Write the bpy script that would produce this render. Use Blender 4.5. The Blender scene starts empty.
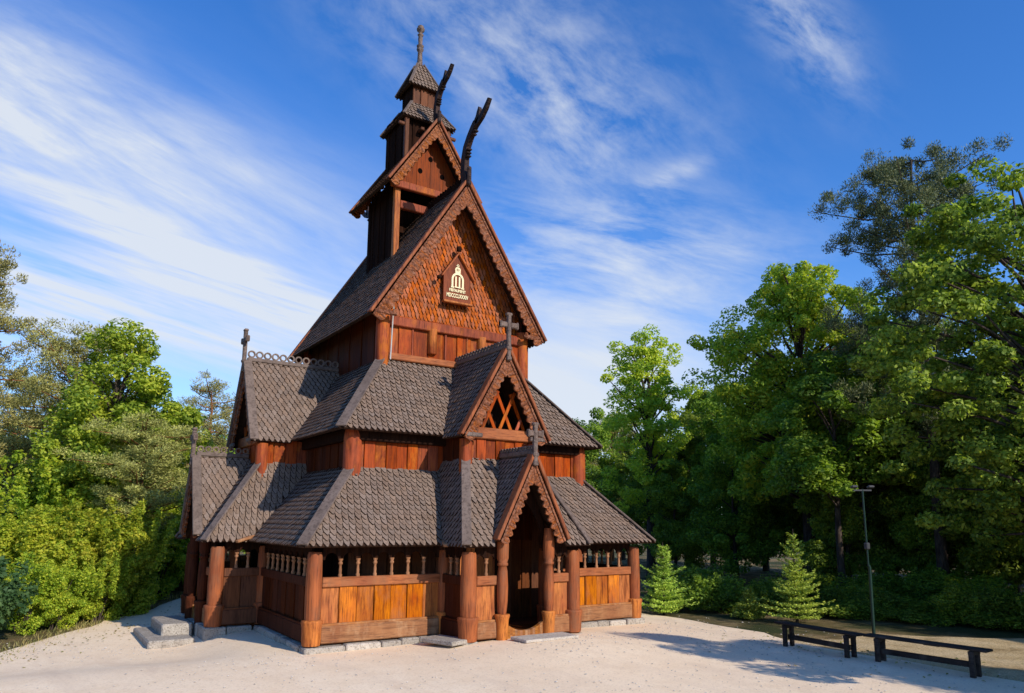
import bpy, math, random
import numpy as np
from mathutils import Vector as V, Matrix
random.seed(7); RNG = np.random.default_rng(11)
sc = bpy.context.scene
COL = sc.collection
Z = V((0, 0, 1))

# ------------------------------------------------------------------ materials
def lin(c):
    c /= 255.0
    return c / 12.92 if c <= .04045 else ((c + .055) / 1.055) ** 2.4
def srgb(r, g, b): return (lin(r), lin(g), lin(b), 1)

class Mat:
    def __init__(s, name):
        s.m = bpy.data.materials.new(name); s.m.use_nodes = True
        s.nt = s.m.node_tree; s.nt.nodes.clear()
        s.out = s.n('ShaderNodeOutputMaterial')
    def n(s, t, **kw):
        nd = s.nt.nodes.new(t)
        for k, v in kw.items(): setattr(nd, k, v)
        return nd
    def l(s, a, b): s.nt.links.new(a, b)
    def noise(s, vec, scale, detail=4, rough=.55, dist=0):
        nd = s.n('ShaderNodeTexNoise'); nd.inputs['Scale'].default_value = scale
        nd.inputs['Detail'].default_value = detail; nd.inputs['Roughness'].default_value = rough
        nd.inputs['Distortion'].default_value = dist
        if vec is not None: s.l(vec, nd.inputs['Vector'])
        return nd.outputs['Fac']
    def mapping(s, vec, scale=(1, 1, 1), rot=(0, 0, 0)):
        nd = s.n('ShaderNodeMapping'); nd.inputs['Scale'].default_value = scale; nd.inputs['Rotation'].default_value = rot
        s.l(vec, nd.inputs['Vector']); return nd.outputs['Vector']
    def ramp(s, fac, stops):
        nd = s.n('ShaderNodeValToRGB'); e = nd.color_ramp.elements
        while len(e) < len(stops): e.new(.5)
        for i, (p, c) in enumerate(stops):
            e[i].position = p; e[i].color = c if len(c) == 4 else (*c, 1)
        s.l(fac, nd.inputs['Fac']); return nd.outputs['Color']
    def mix(s, fac, a, b, mode='MIX'):
        nd = s.n('ShaderNodeMix', data_type='RGBA', blend_type=mode)
        for v, i in ((fac, 0), (a, 6), (b, 7)):
            if hasattr(v, 'is_linked'): s.l(v, nd.inputs[i])
            else: nd.inputs[i].default_value = v
        return nd.outputs[2]
    def math(s, op, a, b=None, c=None, clamp=False):
        nd = s.n('ShaderNodeMath', operation=op); nd.use_clamp = clamp
        for i, v in enumerate((a, b, c)):
            if v is None: continue
            if hasattr(v, 'is_linked'): s.l(v, nd.inputs[i])
            else: nd.inputs[i].default_value = v
        return nd.outputs[0]
    def bump(s, h, strength, dist=.02):
        nd = s.n('ShaderNodeBump'); nd.inputs['Strength'].default_value = strength; nd.inputs['Distance'].default_value = dist
        s.l(h, nd.inputs['Height']); return nd.outputs['Normal']
    def pos(s): return s.n('ShaderNodeNewGeometry').outputs['Position']
    def island(s): return s.n('ShaderNodeNewGeometry').outputs['Random Per Island']
    def bsdf(s, color, rough=.7, normal=None, spec=.3):
        b = s.n('ShaderNodeBsdfPrincipled')
        if hasattr(color, 'is_linked'): s.l(color, b.inputs['Base Color'])
        else: b.inputs['Base Color'].default_value = color
        if hasattr(rough, 'is_linked'): s.l(rough, b.inputs['Roughness'])
        else: b.inputs['Roughness'].default_value = rough
        b.inputs['Specular IOR Level'].default_value = spec
        if normal is not None: s.l(normal, b.inputs['Normal'])
        s.l(b.outputs[0], s.out.inputs[0]); return b

def wood(name, c1, c2, dark, grain=(9, 9, .8), blotch=1.3, carve=0, rough=.62, var=.35, wear=None, spec=.1):
    m = Mat(name); p = m.pos(); isl = m.island()
    off = m.n('ShaderNodeVectorMath', operation='ADD'); m.l(p, off.inputs[0])
    cmb = m.n('ShaderNodeCombineXYZ'); k = m.math('MULTIPLY', isl, 37.0)
    for i in range(3): m.l(k, cmb.inputs[i])
    m.l(cmb.outputs[0], off.inputs[1]); q = off.outputs[0]
    g = m.noise(m.mapping(q, grain), 3.2, 6, .62, .4)
    b = m.noise(m.mapping(q, (1, 1, .45)), blotch, 4, .6, .3)
    col = m.ramp(b, [(.3, c2), (.62, c1)])
    col = m.mix(m.ramp(g, [(.28, (1, 1, 1)), (.52, (0, 0, 0))]), col, dark)
    hsv = m.n('ShaderNodeHueSaturation'); m.l(col, hsv.inputs['Color'])
    m.l(m.math('MULTIPLY_ADD', isl, var, 1 - var * .5), hsv.inputs['Value'])
    m.l(m.math('MULTIPLY_ADD', m.math('FRACT', m.math('MULTIPLY', isl, 7.31)), .2, .9), hsv.inputs['Saturation'])
    col = hsv.outputs['Color']
    if wear is not None:
        w = m.noise(m.mapping(q, (1.2, 1.2, .5)), 2.1, 6, .7)
        col = m.mix(m.ramp(w, [(.5, (0, 0, 0)), (.68, (.75, .75, .75))]), col, wear)
    st = m.noise(m.mapping(q, tuple(max(x, .5) * .35 for x in grain)), 2.3, 4, .6, .3)
    col = m.mix(m.ramp(st, [(.52, (0, 0, 0)), (.72, (.7, .7, .7))]), col, dark)
    h = g
    if carve:
        vo = m.n('ShaderNodeTexVoronoi', feature='SMOOTH_F1'); vo.inputs['Scale'].default_value = 13
        vo.inputs['Smoothness'].default_value = .3
        wv = m.n('ShaderNodeTexNoise'); wv.inputs['Scale'].default_value = 5; m.l(p, wv.inputs['Vector'])
        add = m.n('ShaderNodeVectorMath', operation='MULTIPLY_ADD'); m.l(wv.outputs['Color'], add.inputs[0])
        add.inputs[1].default_value = (.25, .25, .25); m.l(p, add.inputs[2]); m.l(add.outputs[0], vo.inputs['Vector'])
        h = m.math('ADD', m.math('MULTIPLY', vo.outputs['Distance'], carve), m.math('MULTIPLY', g, .25))
        col = m.mix(m.ramp(vo.outputs['Distance'], [(.5, (0, 0, 0)), (.8, (.7, .7, .7))]), col, dark)
    n = m.bump(h, .55 if not carve else .9, .012 if not carve else .05)
    m.bsdf(col, rough, n, spec)
    return m.m

M = {}
M['panel'] = wood('tarred_orange_panel', (.60, .18, .010, 1), (.30, .058, .008, 1), (.09, .018, .005, 1), var=.38, wear=(.30, .10, .035, 1), blotch=2.0)
M['shade'] = wood('shaded_side_wood', (.085, .020, .006, 1), (.055, .013, .005, 1), (.025, .008, .004, 1), spec=.04)  # wood with the shade of sides away from the sun put into its colour
M['pillar'] = wood('tarred_pillar_wood', (.34, .085, .016, 1), (.20, .048, .014, 1), (.08, .022, .010, 1), grain=(11, 11, .5), wear=(.19, .085, .045, 1), blotch=2.4)
M['spindle'] = wood('weathered_spindle_wood', (.34, .15, .065, 1), (.22, .09, .035, 1), (.12, .05, .022, 1))
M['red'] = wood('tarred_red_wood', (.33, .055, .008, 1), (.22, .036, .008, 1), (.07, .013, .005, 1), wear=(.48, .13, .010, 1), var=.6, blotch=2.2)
M['deepred'] = wood('deep_red_gable_wood', (.21, .046, .012, 1), (.15, .032, .010, 1), (.06, .015, .006, 1))
M['inner'] = wood('shaded_gallery_wood', (.15, .05, .018, 1), (.09, .028, .011, 1), (.05, .016, .008, 1))  # brown wood with interior shade put into its colour
M['rail'] = wood('tarred_rail_wood', (.40, .11, .018, 1), (.27, .065, .015, 1), (.14, .035, .01, 1), grain=(1.2, 1.2, 12), wear=(.24, .10, .045, 1))
M['carved'] = wood('carved_bargeboard_wood', (.31, .10, .036, 1), (.21, .066, .028, 1), (.07, .024, .013, 1), carve=1.2, wear=(.22, .125, .085, 1))
M['carvedtop'] = wood('carved_tower_wood', (.36, .115, .035, 1), (.25, .075, .025, 1), (.09, .03, .014, 1), carve=1.2)
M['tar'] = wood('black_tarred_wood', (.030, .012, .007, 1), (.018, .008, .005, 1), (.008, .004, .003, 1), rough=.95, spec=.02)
M['darkedge'] = wood('dark_shingle_edge', (.05, .026, .016, 1), (.035, .018, .012, 1), (.015, .009, .007, 1), spec=.03)  # darker tone for shingle sides and sheathing
M['dragon'] = wood('weathered_dragon_wood', (.05, .028, .022, 1), (.035, .02, .016, 1), (.015, .01, .009, 1), carve=.5)
M['sill'] = wood('sunbleached_sill_wood', (.34, .14, .045, 1), (.24, .078, .022, 1), (.11, .04, .018, 1), grain=(1.2, 1.2, 12), wear=(.44, .25, .13, 1), blotch=2.2)
M['board'] = wood('grey_roof_board', (.19, .135, .108, 1), (.14, .098, .076, 1), (.07, .048, .038, 1), grain=(5, 5, 5), var=.3, spec=.05)
M['shingle'] = wood('weathered_roof_shingle', (.215, .152, .115, 1), (.17, .118, .088, 1), (.11, .073, .053, 1), grain=(10, 10, 3), var=.26, blotch=.7, rough=.85, spec=.05)
M['gshingle'] = wood('gable_wall_shingle', (.42, .095, .011, 1), (.29, .060, .011, 1), (.12, .026, .010, 1), grain=(14, 14, 2.5), var=.5, wear=(.25, .11, .06, 1))
M['grey'] = wood('grey_cross_wood', (.20, .14, .11, 1), (.15, .10, .08, 1), (.08, .055, .045, 1), grain=(14, 14, 2), carve=.4)
M['bench'] = wood('dark_bench_wood', (.05, .034, .028, 1), (.03, .021, .018, 1), (.012, .009, .008, 1), grain=(9, 1.0, 9), rough=.7, wear=(.10, .075, .06, 1))

def stone_mat(name, c1, c2, c3):
    m = Mat(name); p = m.pos(); isl = m.island()
    a = m.noise(p, 3.5, 8, .65); b = m.noise(p, 28, 6, .7)
    col = m.ramp(a, [(.3, c2), (.65, c1)])
    col = m.mix(m.ramp(b, [(.38, (.8, .8, .8)), (.5, (0, 0, 0))]), col, c3)
    hsv = m.n('ShaderNodeHueSaturation'); m.l(col, hsv.inputs['Color']); m.l(m.math('MULTIPLY_ADD', isl, .45, .78), hsv.inputs['Value'])
    m.bsdf(hsv.outputs['Color'], .85, m.bump(m.math('ADD', a, m.math('MULTIPLY', b, .4)), .8, .03), .2)
    return m.m
M['stone'] = stone_mat('foundation_stone', (.46, .40, .33, 1), (.32, .27, .22, 1), (.14, .115, .09, 1))
M['slab'] = stone_mat('pale_stone_slab', (.58, .50, .42, 1), (.46, .39, .32, 1), (.30, .25, .20, 1))

def plain(name, col, rough=.5, metal=0):
    m = Mat(name); p = m.pos(); nz = m.noise(p, 18, 5, .6)
    c = m.mix(nz, tuple(x * .8 for x in col[:3]) + (1,), col)
    b = m.bsdf(c, rough, m.bump(nz, .15, .01), .4); b.inputs['Metallic'].default_value = metal
    return m.m
M['gold'] = plain('cream_gilt_paint', (.80, .66, .36, 1), .5)
M['greenmetal'] = plain('green_painted_pole', (.004, .026, .018, 1), .4)  # green darkened so the colour itself holds the forest-edge shade
M['lampgrey'] = plain('grey_lamp_housing', (.04, .04, .045, 1), .6)  # grey darkened for shade like the pole
M['wire'] = plain('pale_metal_conductor', (.42, .40, .36, 1), .5)

def ground_mat():
    m = Mat('forest_ground'); p = m.pos()
    a = m.noise(p, .35, 6, .6); b = m.noise(p, 3, 6, .65); c = m.noise(p, 25, 6, .7)
    col = m.ramp(b, [(.3, (.13, .095, .04)), (.5, (.30, .20, .09)), (.7, (.46, .33, .17))])
    col = m.mix(m.ramp(a, [(.42, (0, 0, 0)), (.6, (1, 1, 1))]), col, (.045, .06, .018, 1))
    col = m.mix(m.math('MULTIPLY', c, .5), col, (.06, .045, .025, 1))
    m.bsdf(col, .95, m.bump(m.math('ADD', b, c), .8, .06), .1); return m.m
def gravel_mat():
    m = Mat('pale_gravel'); p = m.pos()
    a = m.noise(p, .28, 6, .6, .5); b = m.noise(p, 2.2, 7, .65); c = m.noise(p, 45, 5, .8)
    vo = m.n('ShaderNodeTexVoronoi'); vo.inputs['Scale'].default_value = 38; m.l(p, vo.inputs['Vector'])
    col = m.ramp(a, [(.3, (.84, .63, .42)), (.7, (.91, .72, .50))])
    col = m.mix(m.ramp(b, [(.35, (.6, .6, .6)), (.55, (0, 0, 0))]), col, (.80, .59, .38, 1))
    col = m.mix(m.ramp(vo.outputs['Color'], [(.15, (.5, .5, .5)), (.4, (0, 0, 0))]), col, (.64, .48, .32, 1))
    col = m.mix(m.ramp(c, [(.6, (0, 0, 0)), (.75, (.5, .5, .5))]), col, (.95, .80, .62, 1))
    d1 = m.noise(m.mapping(p, (.9, .28, 1), (0, 0, .5)), 1.1, 7, .7, .8)
    col = m.mix(m.ramp(d1, [(.5, (0, 0, 0)), (.7, (.5, .5, .5))]), col, (.66, .49, .34, 1))
    h = m.math('ADD', m.math('MULTIPLY', vo.outputs['Distance'], -.6), m.math('ADD', m.math('MULTIPLY', b, 1.2), m.math('MULTIPLY', c, .4)))
    m.bsdf(col, .92, m.bump(h, .28, .015), .1); return m.m
def dirt_mat():
    m = Mat('sandy_soil'); p = m.pos()
    b = m.noise(p, 1.4, 7, .65); c = m.noise(p, 30, 5, .75)
    col = m.ramp(b, [(.28, (.26, .17, .07)), (.45, (.58, .42, .22)), (.7, (.72, .55, .32))])
    col = m.mix(m.ramp(c, [(.4, (.6, .6, .6)), (.55, (0, 0, 0))]), col, (.14, .10, .05, 1))
    m.bsdf(col, .95, m.bump(m.math('ADD', b, c), .8, .03), .1); return m.m
M['ground'] = ground_mat(); M['gravel'] = gravel_mat(); M['dirt'] = dirt_mat()

def leaf_mat(name, light, mid, dark, trans=.5, nscale=.9):
    m = Mat(name); p = m.pos(); isl = m.island()
    oi = m.n('ShaderNodeObjectInfo').outputs['Random']
    a = m.noise(p, nscale, 3, .5)
    f = m.math('ADD', m.math('MULTIPLY', a, .75), m.math('MULTIPLY', isl, .42), clamp=True)
    col = m.ramp(f, [(.3, dark), (.55, mid), (.82, light)])
    hsv = m.n('ShaderNodeHueSaturation'); m.l(col, hsv.inputs['Color'])
    m.l(m.math('MULTIPLY_ADD', oi, .03, .485), hsv.inputs['Hue']); m.l(m.math('MULTIPLY_ADD', oi, .3, .85), hsv.inputs['Value'])
    col = hsv.outputs['Color']
    d = m.n('ShaderNodeBsdfPrincipled'); m.l(col, d.inputs['Base Color']); d.inputs['Roughness'].default_value = .55
    d.inputs['Specular IOR Level'].default_value = .25
    t = m.n('ShaderNodeBsdfTranslucent'); tc = m.mix(1.0, col, (1.0, 1.05, .55, 1), 'MULTIPLY'); m.l(tc, t.inputs['Color'])
    mx = m.n('ShaderNodeMixShader'); mx.inputs[0].default_value = trans
    m.l(d.outputs[0], mx.inputs[1]); m.l(t.outputs[0], mx.inputs[2]); m.l(mx.outputs[0], m.out.inputs[0])
    return m.m
M['maple'] = leaf_mat('maple_leaves', (0.596, 0.589, 0.061, 1), (0.298, 0.374, 0.037, 1), (0.106, 0.174, 0.020, 1))
M['rightmaple'] = leaf_mat('dark_maple_leaves', (0.513, 0.609, 0.079, 1), (0.204, 0.306, 0.041, 1), (0.069, 0.137, 0.022, 1))
M['hazel'] = leaf_mat('hazel_leaves', (0.635, 0.612, 0.056, 1), (0.367, 0.460, 0.034, 1), (0.147, 0.256, 0.022, 1))
M['blue'] = leaf_mat('dark_shrub_leaves', (0.140, 0.210, 0.070, 1), (0.077, 0.140, 0.045, 1), (0.035, 0.077, 0.025, 1))
M['ash'] = leaf_mat('ash_leaves', (0.750, 0.750, 0.071, 1), (0.445, 0.586, 0.050, 1), (0.198, 0.292, 0.035, 1))
M['beech'] = leaf_mat('broadleaf_leaves', (0.750, 0.750, 0.070, 1), (0.339, 0.530, 0.047, 1), (0.153, 0.267, 0.031, 1))
M['deep'] = leaf_mat('forest_leaves', (0.379, 0.463, 0.044, 1), (0.173, 0.265, 0.031, 1), (0.077, 0.132, 0.022, 1))
M['pine'] = leaf_mat('pine_needles', (0.470, 0.430, 0.122, 1), (0.297, 0.282, 0.078, 1), (0.141, 0.147, 0.044, 1), .15)
M['darkpine'] = leaf_mat('dark_pine_needles', (0.212, 0.216, 0.074, 1), (0.096, 0.118, 0.045, 1), (0.043, 0.058, 0.029, 1), .15)
M['spruce'] = leaf_mat('spruce_needles', (0.639, 0.700, 0.105, 1), (0.393, 0.498, 0.074, 1), (0.171, 0.261, 0.042, 1), .25)
M['drygrass'] = leaf_mat('dry_grass', (0.480, 0.360, 0.144, 1), (0.264, 0.240, 0.072, 1), (0.108, 0.132, 0.030, 1), .3)
def bark(name, a, b):
    m = Mat(name); p = m.pos(); n1 = m.noise(m.mapping(p, (1, 1, .25)), 14, 6, .7); n2 = m.noise(p, 1.2, 3)
    col = m.mix(m.ramp(n1, [(.35, (1, 1, 1)), (.6, (0, 0, 0))]), m.mix(n2, a, b), tuple(x * .35 for x in a[:3]) + (1,))
    m.bsdf(col, .9, m.bump(n1, .9, .04), .1); return m.m
M['bark'] = bark('brown_bark', (.07, .05, .04, 1), (.11, .085, .065, 1))
M['pinebark'] = bark('orange_pine_bark', (.36, .15, .055, 1), (.22, .10, .05, 1))

# ------------------------------------------------------------------ mesh helpers
class MB:
    def __init__(s): s.v = []; s.f = []; s.sm = []; s.mi = []; s.extra = []
    def add(s, vs, fs, smooth=False, mi=None):
        o = len(s.v); s.v += [tuple(x) for x in vs]; s.f += [[i + o for i in f] for f in fs]; s.sm += [smooth] * len(fs); s.mi += mi or [0] * len(fs); return s
    def frame(s, c, ax, ay, az, dx, dy, dz, bev=0):
        """box centred at c with unit axes ax, ay, az and full sizes"""
        c = V(c); hx, hy, hz = dx / 2, dy / 2, dz / 2
        b = min(bev, hx * .9, hy * .9, hz * .9)
        if b <= 0:
            vs = [c + ax * (sx * hx) + ay * (sy * hy) + az * (sz * hz) for sz in (-1, 1) for sy in (-1, 1) for sx in (-1, 1)]
            return s.add(vs, [(0, 2, 3, 1), (4, 5, 7, 6), (0, 1, 5, 4), (2, 6, 7, 3), (0, 4, 6, 2), (1, 3, 7, 5)])
        vs = []; idx = {}
        for sx in (-1, 1):
            for sy in (-1, 1):
                for sz in (-1, 1):
                    for k in range(3):
                        q = [sx * hx, sy * hy, sz * hz]
                        for j in range(3):
                            if j != k: q[j] -= (sx, sy, sz)[j] * b
                        idx[(sx, sy, sz, k)] = len(vs); vs.append(c + ax * q[0] + ay * q[1] + az * q[2])
        fs = []
        for k in range(3):
            a, b2 = [(1, 2), (2, 0), (0, 1)][k]
            for sg in (-1, 1):
                L = []
                for (p, q) in ((-1, -1), (1, -1), (1, 1), (-1, 1)):
                    t = [0, 0, 0]; t[k] = sg; t[a] = p; t[b2] = q; L.append(idx[(*t, k)])
                fs.append(L if sg > 0 else L[::-1])
        for k in range(3):
            a, b2 = [(1, 2), (2, 0), (0, 1)][k]
            for p in (-1, 1):
                for q in (-1, 1):
                    L = []
                    for (w, kk) in ((-1, a), (-1, b2), (1, b2), (1, a)):
                        t = [0, 0, 0]; t[k] = w; t[a] = p; t[b2] = q; L.append(idx[(*t, kk)])
                    fs.append(L)
        for sx in (-1, 1):
            for sy in (-1, 1):
                for sz in (-1, 1): fs.append([idx[(sx, sy, sz, k)] for k in range(3)])
        return s.add(vs, fs)
    def box(s, x0, y0, z0, x1, y1, z1, bev=0):
        return s.frame(((x0 + x1) / 2, (y0 + y1) / 2, (z0 + z1) / 2), V((1, 0, 0)), V((0, 1, 0)), Z, abs(x1 - x0), abs(y1 - y0), abs(z1 - z0), bev)
    def bar(s, a, b, w, t, nrm, bev=0, ext=0):
        """plank from a to b, w wide, t thick along nrm"""
        a, b = V(a), V(b); d = (b - a); L = d.length; d.normalize(); n = (nrm - d * nrm.dot(d)).normalized()
        return s.frame((a + b) / 2, d, n.cross(d), n, L + 2 * ext, w, t, bev)
    def lathe(s, c, prof, seg=20, cap=True, half=None, face=0):
        c = V(c); vs = []; fs = []; n = len(prof)
        tot = 2 * math.pi if half is None else half
        m = seg if half is None else seg + 1
        for i in range(m):
            a = face + tot * i / seg
            for r, z in prof: vs.append(c + V((r * math.cos(a), r * math.sin(a), z)))
        for i in range(seg):
            j = (i + 1) % m
            for k in range(n - 1): fs.append((i * n + k, j * n + k, j * n + k + 1, i * n + k + 1))
        s.add(vs, fs, True)
        if cap and half is None:
            s.add([vs[i * n + n - 1] for i in range(m)], [list(range(m))]); s.add([vs[i * n] for i in range(m)], [list(range(m))[::-1]])
        return s
    def tube(s, pts, rad, seg=8):
        pts = [V(p) for p in pts]; n = len(pts); vs = []; fs = []
        rad = rad if isinstance(rad, (list, tuple)) else [rad] * n
        for i, p in enumerate(pts):
            d = (pts[min(i + 1, n - 1)] - pts[max(i - 1, 0)]).normalized()
            a = d.cross(V((.31, .95, .1))).normalized(); b = d.cross(a)
            for k in range(seg):
                t = 2 * math.pi * k / seg; vs.append(p + (a * math.cos(t) + b * math.sin(t)) * rad[i])
        for i in range(n - 1):
            for k in range(seg):
                j = (k + 1) % seg; fs.append((i * seg + k, i * seg + j, (i + 1) * seg + j, (i + 1) * seg + k))
        s.add(vs, fs, True)
        s.add(vs[:seg], [list(range(seg))[::-1]]); s.add(vs[-seg:], [list(range(seg))]); return s
    def prism(s, poly, off):
        """polygon (3D points) extruded by the vector off"""
        n = len(poly); P = [V(p) for p in poly]; Q = [p + off for p in P]
        return s.add(P + Q, [list(range(n))[::-1], [n + i for i in range(n)]] + [(i, (i + 1) % n, n + (i + 1) % n, n + i) for i in range(n)])
    def ring(s, c, ax, up, nrm, ro, ri, t, seg=16, a0=0, a1=2 * math.pi):
        c = V(c); vs = []; fs = []; full = abs(a1 - a0 - 2 * math.pi) < 1e-6; m = seg if full else seg + 1
        for i in range(m):
            a = a0 + (a1 - a0) * i / seg; d = ax * math.cos(a) + up * math.sin(a)
            vs += [c + d * ro - nrm * t / 2, c + d * ri - nrm * t / 2, c + d * ri + nrm * t / 2, c + d * ro + nrm * t / 2]
        for i in range(seg):
            j = (i + 1) % m
            for k in range(4): fs.append((i * 4 + k, i * 4 + (k + 1) % 4, j * 4 + (k + 1) % 4, j * 4 + k))
        if not full: fs += [(0, 1, 2, 3), tuple((m - 1) * 4 + k for k in (3, 2, 1, 0))]
        return s.add(vs, fs)
    def build(s, name, mat, parent=None, loc=None):
        me = bpy.data.meshes.new(name); me.from_pydata(s.v, [], s.f); me.materials.append(mat)
        for e in s.extra: me.materials.append(e)
        me.polygons.foreach_set('use_smooth', s.sm); me.polygons.foreach_set('material_index', s.mi); me.update()
        import bmesh
        bm = bmesh.new(); bm.from_mesh(me); bmesh.ops.recalc_face_normals(bm, faces=bm.faces); bm.to_mesh(me); bm.free()
        o = bpy.data.objects.new(name, me); COL.objects.link(o)
        if parent is not None: o.parent = parent
        if loc is not None: o.location = loc
        return o

def tag(o, label=None, cat=None, group=None, kind=None):
    if label: o['label'] = label
    if cat: o['category'] = cat
    if group: o['group'] = group
    if kind: o['kind'] = kind
    return o
def empty(name, loc, label, cat, group=None, rz=0):
    o = bpy.data.objects.new(name, None); o.empty_display_size = .3; COL.objects.link(o); o.location = loc; o.rotation_euler = (0, 0, rz)
    return tag(o, label, cat, group)

# ------------------------------------------------------------------ ground
def sm(a, b, x):
    t = np.clip((x - a) / (b - a), 0, 1); return t * t * (3 - 2 * t)
def gz(x, y):
    x = np.asarray(x, float); y = np.asarray(y, float)
    z = -.21 + .14 * np.exp(-((x / 2.6) ** 2 + ((y + 7.0) / 2.0) ** 2))
    z = z - .25 * sm(4.6, 6.2, -x) * sm(-5.2, -2.5, y) * (1 - sm(14, 30, y))
    z = z + .02 * np.sin(x * .9 + 1) * np.sin(y * .7)
    far = np.hypot(x, y + 5)
    return z - .25 * sm(40, 90, far)
def grid_mesh(name, xs, ys, mat, dz=0, inside=None, kind='structure'):
    X, Y = np.meshgrid(xs, ys); ZZ = gz(X, Y) + dz
    if inside is not None: pass
    n, m = X.shape
    v = np.stack([X, Y, ZZ], -1).reshape(-1, 3)
    i = np.arange(n * m).reshape(n, m)
    f = np.stack([i[:-1, :-1], i[:-1, 1:], i[1:, 1:], i[1:, :-1]], -1).reshape(-1, 4)
    me = bpy.data.meshes.new(name); me.from_pydata(v.tolist(), [], f.tolist()); me.materials.append(mat)
    me.polygons.foreach_set('use_smooth', [True] * len(me.polygons)); me.update()
    o = bpy.data.objects.new(name, me); COL.objects.link(o); o['kind'] = kind; return o
def dense(lo, hi, near, step, far):
    a = list(np.arange(-near, near + 1e-6, step)); r = near; s = step
    while r < far:
        s *= 1.35; r += s; a = [-r] + a + [r]
    return np.array(a)
axis = dense(0, 0, 34, .8, 900)
grid_mesh('ground', axis, axis - 4, M['ground'])
def patch(name, outline, mat, dz, kind='structure', wob=.25, step=.5):
    """a sheet bounded by an outline polygon, fan-free: ring grid that follows the ground"""
    P = [V((x, y, 0)) for x, y in outline]; pts = []
    for i in range(len(P)):
        a, b = P[i], P[(i + 1) % len(P)]; n = max(1, int((b - a).length / step))
        for k in range(n):
            q = a.lerp(b, k / n); t = i * 7 + k
            q = q + V((random.uniform(-1, 1), random.uniform(-1, 1), 0)) * wob * .5
            pts.append(q)
    c = sum(pts, V()) / len(pts); R = 24; vs = []; fs = []; n = len(pts)
    for j in range(1, R + 1):
        for q in pts: p = c.lerp(q, j / R); vs.append((p.x, p.y, 0))
    vs.append((c.x, c.y, 0)); A = np.array(vs); A[:, 2] = gz(A[:, 0], A[:, 1]) + dz
    for j in range(R - 1):
        for i in range(n): k = (i + 1) % n; fs.append((j * n + i, (j + 1) * n + i, (j + 1) * n + k, j * n + k))
    for i in range(n): fs.append((n * R, i, (i + 1) % n))
    me = bpy.data.meshes.new(name); me.from_pydata(A.tolist(), [], fs); me.materials.append(mat)
    me.polygons.foreach_set('use_smooth', [True] * len(fs)); me.update()
    o = bpy.data.objects.new(name, me); COL.objects.link(o); o['kind'] = kind; return o
patch('gravel_yard', [(-9.9, -1.9), (-8.8, .6), (-7.75, 2.6), (-6.9, 4.3), (-5.2, 6.2), (-3.5, 8), (0, 8.6), (4, 7), (5.8, 2), (5.75, -3.85), (5.9, -5.5), (5.8, -7.6),
                      (5.0, -9.6), (4.95, -11.5), (4.95, -13.4), (5.6, -17), (6, -24), (0, -30), (-14, -30), (-20, -20), (-15, -8)], M['gravel'], .05)
patch('dirt_path', [(5.2, -8.6), (6.6, -9.2), (8.2, -9.2), (9.6, -10.8), (12.5, -12.6), (12, -17), (10, -19), (5.5, -17), (4.4, -13.5), (4.5, -10.5)], M['dirt'], .034)

# ------------------------------------------------------------------ the church
church = empty('stave_church', (0, 0, 0), 'tall brown timber stave church with tiered shingled roofs, dragon heads and carved gables', 'church')

def clip(poly, p0, n):
    out = []; m = len(poly)
    for i in range(m):
        a, b = poly[i], poly[(i + 1) % m]; da, db = (a - p0).dot(n), (b - p0).dot(n)
        if da >= 0: out.append(a)
        if (da >= 0) != (db >= 0): out.append(a + (b - a) * (da / (da - db)))
    return out
def normal(poly):
    n = V()
    for i in range(len(poly)):
        a, b = poly[i], poly[(i + 1) % len(poly)]; n += a.cross(b)
    return n.normalized()
def up_n(poly):
    n = normal(poly); return n if n.z > 0 else -n

def shingles(mb, P, n, w, e, thick=.043, point=.7, base=.05, lift=0):
    """sheathing sheet and rows of pointed shingles laid on the convex polygon P with outward normal n"""
    u = Z.cross(n).normalized(); v = n.cross(u); o = P[0]
    Q = [((p - o).dot(u), (p - o).dot(v)) for p in P]
    vmin, vmax = min(q[1] for q in Q), max(q[1] for q in Q)
    def iv(t):
        t = min(max(t, vmin + 1e-4), vmax - 1e-4); xs = []
        for i in range(len(Q)):
            (a, b), (c, d) = Q[i], Q[(i + 1) % len(Q)]
            if (b <= t < d) or (d <= t < b): xs.append(a + (c - a) * (t - b) / (d - b))
        return (min(xs), max(xs)) if len(xs) > 1 else None
    mb.extra = [M['darkedge']]
    if base: k0 = len(mb.f); mb.prism(P, -n * base); mb.mi[k0:] = [1] * (len(mb.f) - k0)
    k = 0; L = e * 1.6
    while True:
        vt = vmin - .035 + k * e
        if vt > vmax - .05: break
        I = iv(vt + e * .3)
        if I is None: k += 1; continue
        x = I[0] - random.random() * .02 - (w / 2 if k % 2 else 0)
        while x < I[1]:
            ww = w * random.uniform(.84, .92); j = random.uniform(-.007, .007); tp = point * e
            cx = x + w / 2; pts = [(-ww / 2, L), (-ww / 2, tp), (-ww * .12, 0), (ww * .12, 0), (ww / 2, tp), (ww / 2, L)]
            R = []
            for (a, b) in pts:
                tv = min(vt + b + j, vmax); ii = iv(tv)
                if ii is None: ii = I
                hu = min(max(cx + a, ii[0]), ii[1]); h = thick * (1 - .8 * b / L) + .004
                R.append((hu, tv, h))
            if max(r[0] for r in R) - min(r[0] for r in R) > .025:
                t1 = random.uniform(-.006, .008)
                top = [o + u * a + v * b + n * (h + t1 + lift) for a, b, h in R]; bot = [o + u * a + v * b + n * .001 for a, b, h in R]
                mb.add(top + bot, [(5, 4, 3, 2, 1, 0), (0, 1, 7, 6), (1, 2, 8, 7), (2, 3, 9, 8), (3, 4, 10, 9), (4, 5, 11, 10)], False, [0, 1, 1, 1, 1, 1])
            x += w
        k += 1
    return mb
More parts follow.
